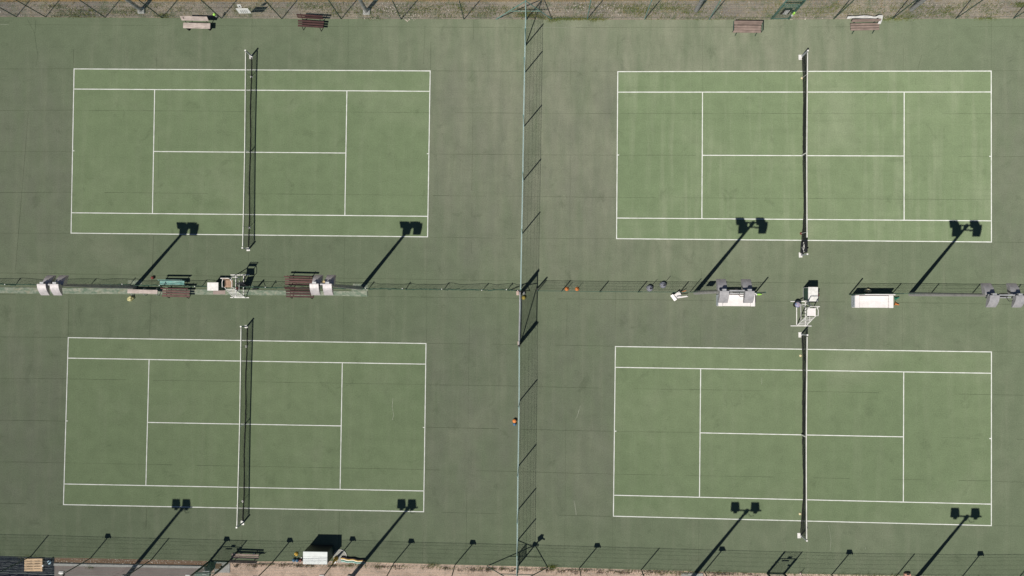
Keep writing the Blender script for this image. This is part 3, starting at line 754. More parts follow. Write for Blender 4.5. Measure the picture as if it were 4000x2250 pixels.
# ------------------------------------------------------------ light poles
def flood_pole(label, base, head_px, h, lamps, gap, foot=True, group='floodlight poles', hood='lamp', drop=.34, north=0., tuck=-.06):
    """head_px: where the head is seen, or None when it is plumb above the base"""
    b = g(*base)
    t_ = g(*head_px, h) if head_px else Vector((b.x, b.y, h))
    t = thing('light_pole', label, 'light pole', b, group)
    if foot: MB().box(b + Vector((0, -.02, .03)), (.44, .42, .12), .02, bev=.02).build('footing', M['kerb'], t)
    MB().tube(b, t_, .135, 14, .075).build('pole', M['pole'], t)
    half = gap / 2
    cz = t_ + Z * .02
    MB().box(cz + Vector((0, 0, .10)), (gap + .5, .07, .07)).build('crossbar', M['galv'], t)
    if gap > 1 and len(lamps) > 1: MB().box(cz + Vector((0, -.12, -.28)), (gap + .3, .06, .06)).build('crossbar', M['galv'], t)
    MB().box(cz + Vector((0, 0, -.1)), (.16, .20, .45)).build('head_clamp', M['dark'], t)
    for sx in (-1, 1):
        for sy in lamps:
            c = cz + Vector((sx * half, -sy * tuck, .16 if sy < 0 else -.24))
            Mx = Matrix.Translation(c) @ Matrix.Scale(sy, 4, (0, 1, 0)) @ Matrix.Rotation(-radians(north if sy > 0 else 0), 4, 'X')
            outer = []
            for k in range(9):                      # curved aluminium hood, highest at the bar, falling outward
                a = k / 8
                outer.append((.04 + .60 * a, 0.10 - .02 * a - drop * a ** 2.2))
            inner = [(y - .015, z - .02) for y, z in outer[::-1]]
            m = MB(); m.prism(outer + inner, -.24, .24, Mx)
            for xs in (-.237, .237):
                m.prism(outer + [(.60, .04 - drop), (.10, -.18), (.04, -.02)], xs - .004, xs + .004, Mx)
            lm = m.build('lamp_hood', M[hood], t)
            g_ = MB(); g_.prism([(.07, -.13), (.60, .055 - drop), (.60, .065 - drop), (.07, -.12)], -.225, .225, Mx); g_.build('lamp_glass', M['glass'], lm)
            MB().box(c + Vector((-sx * .0, sy * -.0, -.0)), (.20, .14, .16)).build('lamp_bracket', M['galv'], lm)
    cb = MB(); pts = [cz + Vector((.1, -.15, .0)), cz + Vector((.25, -.30, -.08)), cz + Vector((.45, -.28, .02))]
    cb.path(pts, .015, 6); cb.build('cable', M['dark'], t)
    return t
flood_pole('tall light pole with four floodlights on the concrete strip left of the pale plank bench', (528, 1121), (199, 1112), 8.75, (-1, 1), .70, False, north=8, tuck=.065)
flood_pole('tall light pole with four floodlights at the right end of the concrete strip', (1412, 1125), (1258, 1111), 8.75, (-1, 1), .70, False, north=8, tuck=.065)
flood_pole('tall light pole with four widely spaced floodlights over the left white bench', (2716, 1143), (2874, 1136), 9.65, (-1, 1), 1.28, False, hood='lampg', tuck=.02)
flood_pole('tall light pole with four widely spaced floodlights near the right edge', (3556, 1149), (3924, 1153), 9.65, (-1, 1), 1.28, False, hood='lampg', tuck=.02)
for (bx, by, hx, hy, gap, lab) in ((489, 2258, 714, 1985, .68, 'light pole beyond the bottom fence left of the wooden bench'), (1370, 2258, 1594, 1985, .68, 'light pole beyond the bottom fence right of the white storage cabinet'), (2698, 2262, 2914, 1995, 1.26, 'light pole beyond the bottom fence left of the right gate'), (3568, 2272, 3777, 2021, 1.26, 'light pole beyond the bottom fence near the right edge')):
    b = g(bx, by); hd = g(hx, hy); L = (hd - b).length
    flood_pole(lab, (bx, by), None, L * math.tan(SUN_EL), (1,), gap, drop=.10)
for (x, y, lab) in ((552, 40, 'light pole on a pale block behind the top fence, left of the pale bench'), (1432, 44, 'light pole on a pale square block behind the top fence right of the askew bench'), (2719, 42, 'light pole behind the top fence left of the narrow gate'), (3560, 38, 'light pole behind the top fence right of the white cloth')):
    t = flood_pole(lab, (x, y), None, 9.0, (-1,), .7, x < 2000)
    b = g(x, y)

# ------------------------------------------------------------ benches
def slat_bench(label, cx, cy, L, rz=0, wood_='woodr', legs='dark', seat=3, back=2, facing=1, pz=.45, group='slatted wooden benches', backlean=.10, sw=.115, arms=False, gap=.045, bw=.135):
    """cx, cy: pixel of the seat centre; back rail towards +y when facing = 1"""
    c = g(cx, cy, pz); base = Vector((c.x, c.y, 0))
    t = thing('slatted_bench', label, 'bench', base, group)
    R_ = Matrix.Rotation(rz, 4, 'Z')
    def W(x, y, z): return base + (R_ @ Vector((x, y * facing, z)))
    pitch = sw + gap
    for k in range(seat):
        y = (k - (seat - 1) / 2) * pitch
        MB().box(W(0, y, pz - .02), (L + random.uniform(-.03, .03), sw, .04), rz, bev=.006).build('seat_slat', M[wood_], t)
    yb = (seat / 2) * pitch + .06
    for k in range(back):
        z = pz + .20 + k * .17
        m = Matrix.Rotation(rz, 3, 'Z') @ Matrix.Rotation(-facing * radians(22), 3, 'X')
        MB().box(W(0, yb + .02 + backlean * k * .8, z), (L, .035, bw), m=m, bev=.006).build('back_slat', M[wood_], t)
    for sx in (-1, 1):
        x = sx * (L / 2 - .26)
        m = MB()
        y0 = -(seat / 2) * pitch - .05
        m.tube(W(x, y0, 0), W(x, y0 + .10, pz - .05), .024); m.tube(W(x, yb + .06, 0), W(x, yb - .02, pz - .05), .024)
        m.tube(W(x, y0 + .08, pz - .055), W(x, yb, pz - .055), .022)
        if back: m.tube(W(x, yb - .02, pz - .05), W(x, yb + backlean * (back - 1) + .08, pz + .2 + .17 * (back - 1) + .06), .022)
        if arms:
            m.tube(W(sx * (L / 2 + .02), yb + .1, pz + .25), W(sx * (L / 2 + .02), y0 + .1, pz + .22), .025); m.tube(W(sx * (L / 2 + .02), y0 + .1, pz + .22), W(sx * (L / 2 + .02), y0 + .1, pz - .05), .02)
        m.build('leg_frame', M[legs], t)
    return t
# pale two-plank bench under the top fence
c = g(768, 100, .45); base = Vector((c.x, c.y, 0))
t = thing('plank_bench', 'bleached wooden bench of two broad planks under the top fence', 'bench', base)
MB().box(c + Vector((0, 0, -.03)), (1.80, .36, .06), -.03, bev=.008).build('seat', M['woodp'], t)
MB().box(base + Vector((0, .34, .78)), (1.80, .04, .34), m=Matrix.Rotation(-.03, 3, 'Z') @ Matrix.Rotation(radians(-30), 3, 'X'), bev=.008).build('backrest', M['woodp'], t)
for sx in (-.7, .7):
    MB().box(base + Vector((sx, -.02, .21)), (.06, .30, .42)).build('leg', M['dark'], t)
    MB().tube(base + Vector((sx, .15, .30)), base + Vector((sx, .40, .90)), .022).build('back_support', M['dark'], t)
slat_bench('dark red slatted bench set askew under the top fence', 1214, 93, 1.70, radians(-4), 'woodr', 'dark')
slat_bench('pinkish brown slatted bench with armrests under the top fence left of the narrow gate', 2918, 113, 1.80, radians(-1), 'woodb', 'green', arms=True, sw=.145, gap=.016, back=1, bw=.34)
slat_bench('pinkish brown slatted bench with a white cloth behind it under the top fence', 3379, 104, 1.80, radians(1), 'woodb', 'green', back=1, sw=.13, gap=.03, bw=.22)
slat_bench('red brown slatted bench on the concrete strip beside the turquoise bench', 687, 1147, 1.82, radians(-1), 'woodr2', 'dark', back=1)
slat_bench('red brown slatted bench partly under floodlights, just above its twin on the concrete strip', 1168, 1101, 1.85, radians(-1), 'woodr2', 'dark', back=1)
slat_bench('red brown slatted bench partly under the floodlights, on the concrete strip behind its twin', 1172, 1149, 1.85, radians(-1), 'woodr', 'dark', back=2)
slat_bench('weathered wooden bench with its back to the bottom fence beside the left gate', 957, 2173, 1.78, radians(-1), 'woodb', 'dark', seat=2, facing=-1, back=2, backlean=.04)
for (x, y, lab) in ((917, 2162, 'left'), (993, 2162, 'right')):
    p = g(x, y); tag(MB().lathe(p, [(.045, 0), (.045, .12), (.03, .14)], 12).build('white_can', M['white']), 'small white can on the court at the %s end of the bottom bench' % lab, 'can', 'white cans by the bottom bench')
# pale plank bench on hoop legs
c = g(556, 1139, .45); base = Vector((c.x, c.y, 0))
t = thing('plank_bench', 'pale backless plank bench on three metal hoops beside the left light pole', 'bench', base)
MB().box(c + Vector((0, 0, -.025)), (2.0, .26, .05), -.02, bev=.008).build('seat', M['woodp'], t)
for sx in (-.78, 0.05, .9):
    m = MB(); pts = [base + Vector((sx, .20 * cos(a_), .02 + .45 * abs(sin(a_)))) for a_ in [pi * i / 10 for i in range(11)]]
    pts = [base + Vector((sx, y_, z_)) for y_, z_ in ((.24, 0), (.22, .30), (.14, .41), (-.14, .41), (-.22, .30), (-.24, 0))]
    m.path(pts, .02); m.build('hoop_leg', M['galv'], t)
# turquoise bench
c = g(672, 1104.5, .45); base = Vector((c.x, c.y, 0))
t = thing('plank_bench', 'flaking turquoise plank bench above the red brown bench', 'bench', base)
MB().box(c + Vector((0, 0, -.02)), (1.62, .25, .045), -.005, bev=.006).build('seat', M['woodt'], t)
MB().box(base + Vector((0, .17, .68)), (1.62, .03, .22), -.005, bev=.005).build('backrest', M['woodt'], t)
for sx in (-.7, .7):
    m = MB(); m.tube(base + Vector((sx, -.13, 0)), base + Vector((sx, -.10, .42)), .02); m.tube(base + Vector((sx, .15, 0)), base + Vector((sx, .15, .82)), .02); m.tube(base + Vector((sx, -.15, .42)), base + Vector((sx, .17, .42)), .018)
    m.build('leg_frame', M['woodt'], t)

# ------------------------------------------------------------ white moulded benches
def white_bench(label, px0, px1, py0, py1, zt=.52):
    """pixel box of the seat; the back stands on the upper side"""
    a, b = g(px0, py1, zt), g(px1, py0, zt)
    x0, x1, y0, y1 = a.x, b.x, a.y, b.y
    cx, cy = (x0 + x1) / 2, (y0 + y1) / 2
    W_, D_ = x1 - x0, y1 - y0
    t = thing('moulded_bench', label, 'bench', (cx, cy, 0), 'white moulded benches')
    MB().box((cx, cy - .02, .21), (W_ - .56, D_ - .06, .42), bev=.03).build('seat', M['plastic'], t)
    MB().box((cx, cy + .22, .46), (W_ - .58, D_ - .50, .07), bev=.02).build('seat_ledge', M['plastic'], t)
    for sx in (-1, 1):
        MB().box((cx + sx * (W_ / 2 - .14), cy, .28), (.28, D_, .56), bev=.03).build('armrest', M['plastic'], t)
    MB().box((cx, y1 + .045, .44), (W_ - .06, .07, .88), bev=.02).build('backrest', M['plastic'], t)
    # printed marks on the grey end panel
    pn = MB().box((x0 - .012, cy, .27), (.016, D_ - .06, .48)).build('end_panel', paint('pale_blue_grey_panel', (.46, .50, .53), (.38, .42, .45), 4), t)
    mk = MB()
    for k in range(7):
        mk.box((x0 - .024, cy - .26 + k * .055, .30 + .07 * ((k * 37) % 3 - 1)), (.004, .03, .035 + .02 * (k % 2)))
    for k in range(3): mk.box((x0 - .024, cy - .05 + .12 * k, .42), (.004, .09, .012))
    mk.build('printed_marks', M['dark'], pn)
    return t
white_bench('white moulded bench with raised ends under the widely spaced floodlights', 2806, 2950, 1150, 1196)
white_bench('white moulded bench with raised ends right of the right umpire chair, nothing above it', 3340, 3490, 1154, 1202)
# ground-level wood frame behind the first white bench
tag(MB().box(g(2893, 1141, .05), (1.9, .10, .08), .0, bev=.01).build('timber', M['pallet']), 'pale timber beam lying behind the left white bench under the floodlights', 'beam')

# ------------------------------------------------------------ umpire chairs
def umpire_chair(label, px, py, s=1., seatm='seatw', flare=0., back=True):
    b = g(px, py); t = thing('umpire_chair', label, 'umpire chair', b, 'white umpire chairs')
    def W(x, y, z): return b + Vector((x * s, y * s, z))
    wt = M['white']
    for y in (-.78, .78): MB().tube(W(-.66, y, .03), W(.66, y, .03), .035).build('skid', wt, t)
    for x in (-.28, .27): MB().tube(W(x, -.78, .06), W(x, .80, .06), .032).build('base_rail', wt, t)
    for sx in (-1, 1):
        MB().tube(W(sx * (.29 + flare), -.80, .05), W(sx * .27, -.12, 1.78), .030).build('ladder_stringer', wt, t)
        MB().tube(W(sx * .28, .78, .05), W(sx * .26, .36, 1.78), .028).build('rear_leg', wt, t)
        MB().tube(W(sx * .29, -.10, 1.78), W(sx * .32, -.10, 2.05), .022).build('arm_post', wt, t)
        MB().path([W(sx * .32, -.10, 2.05), W(sx * .33, .22, 2.06), W(sx * .24, .42, 2.14)], .024).build('armrest', wt, t)
        MB().tube(W(sx * .26, .36, 1.78), W(sx * .27, .46, 2.42), .024).build('back_post', wt, t)
    for k in range(6):
        u = .12 + .14 * k; xx = (.29 + flare) * (1 - u) + .27 * u
        MB().tube(W(-xx, -.80 + .68 * u, .05 + 1.73 * u), W(xx, -.80 + .68 * u, .05 + 1.73 * u), .022).build('rung', wt, t)
    MB().box(W(0, .12, 1.80), (.54 * s, .48 * s, .04), bev=.008).build('seat', M[seatm], t)
    if back: MB().box(W(0, .42, 2.16), (.50 * s, .03, .30), m=Matrix.Rotation(radians(-10), 3, 'X'), bev=.005).build('backrest', M[seatm], t)
    MB().tube(W(-.27, .47, 2.42), W(.27, .47, 2.42), .024).build('top_bar', wt, t)
    MB().tube(W(-.28, .60, .75), W(.28, .60, .75), .02).build('cross_brace', wt, t)
    MB().tube(W(-.27, -.5, .8), W(-.27, .6, .78), .018).build('side_brace', wt, t)
    MB().tube(W(.27, -.5, .8), W(.27, .6, .78), .018).build('side_brace', wt, t)
    return t
umpire_chair('white umpire chair with a brown wooden seat between the left courts', 938, 1118, .95, 'seatw', .14)
umpire_chair('white umpire chair with a pale seat between the right courts', 3128, 1225, 1.0, 'plastic', back=False)
# sign panel and bag by the left chair
a, b = g(945, 1117, .02), g(968, 1117, .02)
tag(MB().box((g(937, 1125).x, g(937, 1125).y, .32), (.16, .26, .46), .3, bev=.06).build('sports_bag', paint('maroon_and_black_bag', (.14, .035, .03), (.015, .015, .018), 9, .8)), 'dark red and black bag under the left umpire chair', 'bag')
tag(MB().box(g(960, 1113, 0) + Z * .56, (.46, .03, .80), m=Matrix.Rotation(.15, 3, 'Z') @ Matrix.Rotation(radians(-18), 3, 'X'), bev=.004).build('leaning_panel', M['black']), 'dark panel leaning on the right side of the left umpire chair', 'panel')
p = g(931, 1142, .6); tag(MB().ball(p, .07, 12).build('lime_ball', M['lime']), 'bright lime green ball on the ladder of the left umpire chair', 'ball')
p = g(1000, 1128); tag(MB().box(p + Z * .10, (.34, .08, .2), .05, bev=.02).build('black_case', M['black']), 'flat black case lying right of the left umpire chair', 'case')
p = g(1008, 1120); t = thing('post_stand', 'dark leaning post with a strut right of the left umpire chair', 'post', p)
MB().tube(p, p + Vector((.02, 0, .95)), .05).build('post', M['green'], t); MB().tube(p + Vector((.5, 0, 0)), p + Vector((0, 0, .9)), .018).build('strut', M['green'], t)

# ------------------------------------------------------------ white cabinets
def cabinet(label, px, h, side, mat='white', group='white cabinets', body='white'):
    """px: the four photo corners of the lid (x0, y0, x1, y1)"""
    a, b = g(px[0], px[3], h), g(px[2], px[1], h)
    cx, cy, W_, D_ = (a.x + b.x) / 2, (a.y + b.y) / 2, b.x - a.x, b.y - a.y
    t = thing('storage_cabinet', label, 'cabinet', (cx, cy, 0), group)
    MB().box((cx, cy, h / 2 - .01), (W_ - .04, D_ - .04, h - .06), bev=.01).build('body', M[body], t)
    MB().box((cx, cy, h - .03), (W_, D_, .06), bev=.015).build('lid', M[mat], t)
    x = cx + side * (W_ / 2 - .012)
    MB().box((x, cy, h * .52), (.02, D_ - .14, h - .28)).build('side_panel', M['green'], t)
    return t
cabinet('white cabinet with a dark green side left of the left umpire chair', (809, 1103, 853, 1135), 1.05, 1, body='green')
cabinet('white cabinet with a dark green side above the right umpire chair', (3158, 1121, 3196, 1177), 1.02, -1)
t = cabinet('large pale grey storage cabinet standing against the bottom fence', (1183, 2156, 1279, 2204), 1.42, 1, 'cream', 'grey cabinets', 'dark')
a, b = g(1183, 2204, 1.42), g(1279, 2156, 1.42)
m = MB()
for k in (.28, .62): m.box(((a.x + b.x) / 2, a.y + (b.y - a.y) * k, 1.421), (b.x - a.x - .06, .014, .006))
m.build('lid_seam', paint('lid_seam_grey', (.42, .45, .45)), t)
MB().box((a.x + .18, a.y + .10, 1.423), (.012, .07, .006)).build('latch', M['dark'], t)
# bin with a colourful bag
p = g(3107, 1190); t = thing('litter_bin', 'round bin with a blue and red bag beside the right umpire chair', 'bin', p)
MB().lathe(p, [(.16, 0), (.19, .45), (.185, .45), (.15, .06)], 18, cap=False).build('basket', M['dark'], t)
MB().ball(p + Z * .42, .185, 16, .55).build('bag', paint('blue_red_white_bag', (.07, .16, .30), (.42, .30, .33), 11, .6), t)
# rod and maroon things by the right cabinet
p = g(3188, 1148); tag(MB().box(p + Vector((-.045, -.04, .42)), (.03, .20, .40), .1, bev=.01).build('maroon_cloth', M['red']), 'dark red cloth hanging on the right side of the upper right cabinet', 'cloth')

# ------------------------------------------------------------ balls, pole bases, small things
def pole_base(label, x, y, r, mk, h=1.0, rod=True, lean=(0, 0), group=None, cat='marker pole', rodm='dark'):
    p = g(x, y); t = thing('marker_pole', label, cat, p, group)
    MB().lathe(p, [(r, 0), (r, .25 * r), (r * .93, .5 * r), (r * .75, .8 * r), (r * .45, 1.02 * r), (r * .16, 1.1 * r)], 22).build('dome_base', M[mk], t)
    if rod: MB().tube(p + Z * r, p + Vector((lean[0], lean[1], h)), .013, 6).build('rod', M[rodm], t)
    return t
G1 = 'orange domed pole bases'
pole_base('orange domed pole base against the low green fence, left one of the pair', 2214, 1129, .13, 'orange', .95, True, (.02, 0), G1)
pole_base('orange domed pole base against the low green fence, right one of the pair', 2254, 1129, .13, 'orange', .95, True, (.03, 0), G1)
pole_base('yellow domed pole base left of the big storage cabinet', 1158, 2163, .13, 'yellow', .75, True, (.02, 0))
def ball(label, x, y, r, mk, group=None):
    p = g(x, y); return tag(MB().ball((p.x, p.y, r), r, 18).build('rubber_ball', M[mk]), label, 'ball', group)
ball('dark red ball on the court above the pale plank bench', 599, 1085, .11, 'red')
ball('yellow ball lying just below the upper post of the wide centre gate', 2046, 1163, .13, 'olive')
ball('orange ball left of the lower centre fence', 2010, 1643, .135, 'orange')
ball('blue ball touching the orange ball left of the lower centre fence', 2010, 1656, .11, 'blue')
ball('blue ball left of the storage cabinet, the one farther from it', 1150, 2186, .11, 'blue', 'blue balls by the storage cabinet')
ball('blue ball left of the storage cabinet, the one nearer to it', 1163, 2187, .11, 'blue', 'blue balls by the storage cabinet')
p = g(1176, 2187); tag(MB().box(p + Z * .1, (.16, .16, .2), .1, bev=.03).build('red_box', M['red']), 'dark red box squeezed between blue balls and the storage cabinet', 'box')
ball('small white ball beside the storage cabinet, upper one', 1179, 2177, .045, 'white', 'white balls by the storage cabinet')
ball('small white ball beside the storage cabinet, lower one', 1180, 2190, .045, 'white', 'white balls by the storage cabinet')
def drum(label, x, y):
    p = g(x, y); t = thing('round_weight', label, 'pole base', p, 'grey round pole bases')
    r = .215
    MB().lathe(p, [(r, 0), (r, .10), (r * .92, .19), (r * .7, .26), (r * .3, .29), (.02, .30)], 24).build('drum', M['grey'], t)
    MB().tube(p + Z * .28, p + Vector((.03, -.0, 1.25)), .016, 6).build('rod', M['dark'], t)
    m = MB(); m.path([p + Vector((-.02, -.06, .31)), p + Vector((.03, -.06, .40)), p + Vector((.12, -.02, .40)), p + Vector((.14, .04, .30))], .016, 6); m.build('handle', M['dark'], t)
    MB().box(p + Vector((-.17, -.05, .21)), (.06, .03, .01), .1).build('tag_plate', M['creamrag'], t)
drum('grey round pole base by the low green fence, left one of two', 2537, 1126)
drum('grey round pole base by the low green fence, right one of two', 2589, 1113)
def crumple(name, label, x, y, w_, d_, h_, mat, cat, rz=0, seed=0, flat=.5):
    rnd = random.Random(seed); p = g(x, y); m = MB(); n = 14; prof = []
    vs = []; rings = 6
    for i in range(rings + 1):
        u = i / rings; rr = cos(u * pi / 2) ** flat if i < rings else .02
        for k in range(n):
            a = 2 * pi * k / n
            jit = 1 + .28 * sin(3 * a + seed + i) * rnd.uniform(.3, 1)
            q = Vector((w_ / 2 * rr * jit * cos(a), d_ / 2 * rr * jit * sin(a), h_ * sin(u * pi / 2) * rnd.uniform(.85, 1.1)))
            q.rotate(Euler((0, 0, rz))); vs.append(Vector((p.x, p.y, 0)) + q)
    fs = [(i * n + k, i * n + (k + 1) % n, (i + 1) * n + (k + 1) % n, (i + 1) * n + k) for i in range(rings) for k in range(n)]
    m.add(vs, fs)
    return tag(m.build(name, mat), label, cat)
crumple('crumpled_bag', 'cream and olive crumpled bag on the court below the left light pole', 514, 1166, .42, .30, .32, paint('cream_and_olive', (.60, .56, .30), (.16, .16, .045), 5, .8, amt=1), 'bag', .5, 2)
crumple('crumpled_bag', 'cream and brown crumpled bag between the floodlights at the end of the concrete strip', 1272, 1107, .32, .50, .30, paint('cream_and_brown', (.62, .50, .27), (.20, .11, .05), 4, .8), 'bag', .1, 5)
crumple('folded_cloth', 'cream folded cloth lying in the shade behind the right white bench', 3388, 1136, .40, .26, .30, M['creamrag'], 'cloth', -.3, 9)
def cone(label, x, y, mk, rz, h=.28, r=.12):
    p = g(x, y); t = Matrix.Rotation(rz, 4, 'Z') @ Matrix.Rotation(radians(82), 4, 'Y')
    ob = MB().lathe((p.x, p.y, r * .85), [(r, 0), (r, .02), (r * .62, .03), (r * .16, h)], 16, t).build('small_cone', M[mk])
    return tag(ob, label, 'cone', 'cones by the right white bench')
cone('small green cone lying at the right end of the right white bench', 3493, 1167, 'gplast', .3)
cone('small orange cone lying at the right end of the right white bench', 3492, 1186, 'orange', -.3)
p = g(2957, 1150); t = thing('bottle', 'lime green bottle lying at the right end of the left white bench', 'bottle', p)
MB().lathe(p + Z * .06, [(.055, 0), (.06, .02), (.06, .18), (.03, .24), (.03, .28)], 14, Matrix.Rotation(radians(88), 4, 'Y')).build('body', M['lime'], t)
MB().tube(p + Vector((-.12, 0, .06)), p + Vector((-.02, 0, .06)), .055, 12).build('label_band', M['white'], t)
# white plastic chair tipped on its side with an orange ball and a racket
p = g(2640, 1158); t = thing('plastic_chair', 'white plastic chair tipped on its side against the low green fence', 'chair', p)
rz = radians(38)
Rz = Matrix.Rotation(rz, 4, 'Z')
def Wc(x, y, z): return p + (Rz @ Vector((x, y, z)))
MB().box(Wc(.02, .02, .22), (.62, .36, .035), m=Rz.to_3x3() @ Matrix.Rotation(radians(24), 3, 'X'), bev=.012).build('backrest', M['plastic'], t)
MB().box(Wc(-.20, .06, .30), (.22, .44, .03), m=Rz.to_3x3() @ Matrix.Rotation(radians(-30), 3, 'Y'), bev=.012).build('seat', M['plastic'], t)
for (dx, dy, dz) in ((.02, -.08, .06), (-.06, .02, .40)):
    a_ = Wc(dx, dy - .05, dz)
    MB().tube(a_, a_ + Vector((.66, .09, .02)), .036, 8, .026).build('leg', M['plastic'], t)
ball('orange ball beside the tipped white plastic chair', 2652, 1149, .10, 'yellow')
a_, b_ = g(2654, 1143, .05), g(2680, 1135, .4)
tag(MB().tube(a_, b_, .022, 8).build('red_stick', M['orange']), 'orange red stick propped on the low green fence beside the tipped chair', 'stick')

# ------------------------------------------------------------ bottom edge: hoop, foam tubes, cone, pallet, pipe
p = g(1329, 2172)
t = thing('hoop', 'large white hoop with pale fabric lying on the court beside the storage cabinet', 'hoop', p)
m = MB(); R0 = .42; n_ = 40
for k in range(n_):
    a, b = 2 * pi * k / n_, 2 * pi * (k + 1) / n_
    m.tube(p + Vector((R0 * cos(a), R0 * sin(a), .05)), p + Vector((R0 * cos(b), R0 * sin(b), .05)), .014, 6, caps=False)
m.build('rim', M['white'], t)
MB().lathe(p + Z * .035, [(.40, 0), (.2, .008), (.01, .012)], 32).build('fabric', M['clear'], t)
y0 = 0
t = thing('foam_tubes', 'bundle of wavy brown, yellow, white and green foam tubes beside the storage cabinet', 'foam tubes', g(1380, 2192))
for k, mk in enumerate(('brownst', 'yellow', 'tape', 'brownst', 'gplast', 'mint')):
    a, b = g(1334, 2175 + k * 3.2), g(1427, 2187 + k * 2.6)
    pts = [a.lerp(b, i / 16) + Vector((0, .024 * sin(i * .95 + .2 * k), .05 + .09 * (5 - k) / 5 + (.03 if k in (1, 2) else 0))) for i in range(17)]
    MB().path(pts, .042, 8).build('tube', M[mk], t)
p = g(1314, 2180); t = thing('tall_cone', 'tall narrow yellow cone at the end of the foam tubes', 'cone', p)
MB().lathe(p, [(.14, 0), (.145, .08), (.13, .16), (.09, .22), (.10, .26)], 18).build('base', M['yellow'], t)
MB().lathe(p + Z * .24, [(.10, 0), (.075, .08), (.05, .45), (.02, .85)], 16).build('spike', M['yellow'], t)
p = g(1306, 2196); tag(MB().box(p + Z * .05, (.30, .14, .1), .3, bev=.02).build('white_rag', M['white']), 'white rag on the ground between the storage cabinet and the yellow cone', 'rag')
# shade cloth beyond the fence
struct(slab_px([(-300, 2166), (0, 2172), (211, 2179), (211, 2400), (-300, 2400)], -.02, M['shade'], 'ground_cover', -.055))
m = MB()
for k in range(7):
    a, b = g(-60 + 10 * k, 2192 + 9 * k, -.012), g(205, 2196 + 8 * k, -.012)
    prev = None
    for i in range(25):
        q = a.lerp(b, i / 24) + Vector((0, .03 * sin(i * .9 + k), .006))
        if prev is not None and random.random() > .3: m.tube(prev, q, .006, 4, caps=False)
        prev = q
struct(m.build('ground_cover_seams', paint('grey_thread', (.12, .13, .15)), loc=(0, 0, 0)))
pc = g(130, 2207, .14); t = thing('wooden_pallet', 'fresh wooden pallet lying on black ground cover in the lower left corner', 'pallet', (pc.x, pc.y, 0))
rz = radians(2)
for k in range(5):
    y = .34 - k * .17
    MB().box(pc + Vector((0, y, -.01)), (1.20, .135, .022), rz, bev=.004).build('deck_board', M['pallet'], t)
    MB().box(pc + Vector((0, y, -.128)), (1.20, .10, .02), rz).build('bottom_board', M['pallet'], t)
for x in (-.52, 0, .52):
    MB().box(pc + Vector((x, 0, -.07)), (.14, .82, .095), rz).build('stringer', M['pallet'], t)
p = g(193, 2196); t = thing('standpipe', 'grey pipe standing on a round pale blue base beside the pallet', 'pipe', p)
MB().lathe(p - Z * .02, [(.13, 0), (.13, .05), (.11, .08), (.05, .09)], 20).build('base', paint('pale_blue_base', (.36, .52, .62)), t)
MB().tube(p, p + Z * .68, .05, 12).build('pipe', M['galv'], t)
# dark bin bag and board beyond the left bottom gate
crumple('bin_bag', 'black bin bag behind the left bottom gate', 822, 2214, .5, .55, .55, M['black'], 'bag', 0, 21, .35)
p = g(790, 2246); tag(MB().box(p + Z * .02, (1.0, .25, .10), .05, bev=.01).build('dark_board', M['green']), 'dark green board lying on the path behind the left bottom gate', 'board')
p = g(3540, 2243); t = thing('clay_pot', 'pinkish clay block at the bottom edge near the right corner', 'block', p)
MB().box(p + Z * .12, (.38, .20, .24), -.02, bev=.03).build('body', M['orange'] if False else paint('pink_clay', (.55, .30, .22), (.45, .24, .17), 6, .8), t)
MB().box(p + Vector((0, .06, .245)), (.18, .07, .02), -.02).build('recess', M['dark'], t)
p = g(3126, 2239); t = thing('knob_post', 'short stake with a pale round knob right of the right bottom gate', 'stake', p)
MB().tube(p, p + Z * .75, .016, 6).build('stake', M['dark'], t); MB().ball(p + Z * .06, .07, 12).build('knob', paint('pale_pink_knob', (.65, .52, .48)), t)
struct(slab_px([(2662, 2240), (2745, 2240), (2760, 2300), (2655, 2300)], .02, M['kerb'], 'concrete_pad', -.055))

# ------------------------------------------------------------ signs and things on the top fence
def sign(label, corners, A, B, mat, off=.03, name='court_sign', cat='sign', group=None):
    """corners: photo pixels clockwise from upper left, on the fence plane through A, B"""
    P = [on_wall(x, y, A, B) for x, y in corners]
    nrm = Vector((-(B - A).y, (B - A).x, 0)).normalized()
    if nrm.y > 0: nrm = -nrm
    base = P[0].lerp(P[2], .5); base.z = 0
    t = thing(name, label, cat, base, group)
    F = [p + nrm * off for p in P]; K = [p + nrm * (off - .012) for p in P]
    m = MB(); m.add(F + K, [(0, 3, 2, 1), (4, 5, 6, 7), (0, 1, 5, 4), (1, 2, 6, 5), (2, 3, 7, 6), (3, 0, 4, 7)])
    m.build('panel', mat, t)
    def at(u, v): return (F[0].lerp(F[1], u)).lerp(F[3].lerp(F[2], u), v) + nrm * .004
    return t, at
def strokes(parent, at, segs, wd, mat, name='print'):
    m = MB()
    for (u0, v0, u1, v1) in segs:
        if abs(u1 - u0) > abs(v1 - v0): q = [(u0, v0 - wd), (u1, v1 - wd), (u1, v1 + wd), (u0, v0 + wd)]
        else: q = [(u0 - wd, v0), (u0 + wd, v0), (u1 + wd, v1), (u1 - wd, v1)]
        m.poly([at(*p) for p in q], True); m.poly([at(*p) for p in q])
    return m.build(name, mat, parent)
TAa, TBa = g(864, 71), g(1100, 72.5)
t, at = sign('white sign with a black court plan on the top fence right of the pale bench', [(921, 32), (968, 31.5), (982, 50), (935, 51)], TAa, TBa, M['sign'])
strokes(t, at, [(.25, .38, .75, .38), (.25, .38, .25, .85), (.42, .38, .42, .85), (.58, .38, .58, .85), (.75, .38, .75, .80), (.22, .62, .78, .62), (.30, .85, .48, .85), (.55, .85, .75, .80)], .013, M['dark'])
t, at = sign('small white sign with a black mark above the court plan sign', [(925, 17), (939, 16.5), (945, 28), (930, 28)], TAa, TBa, M['sign'])
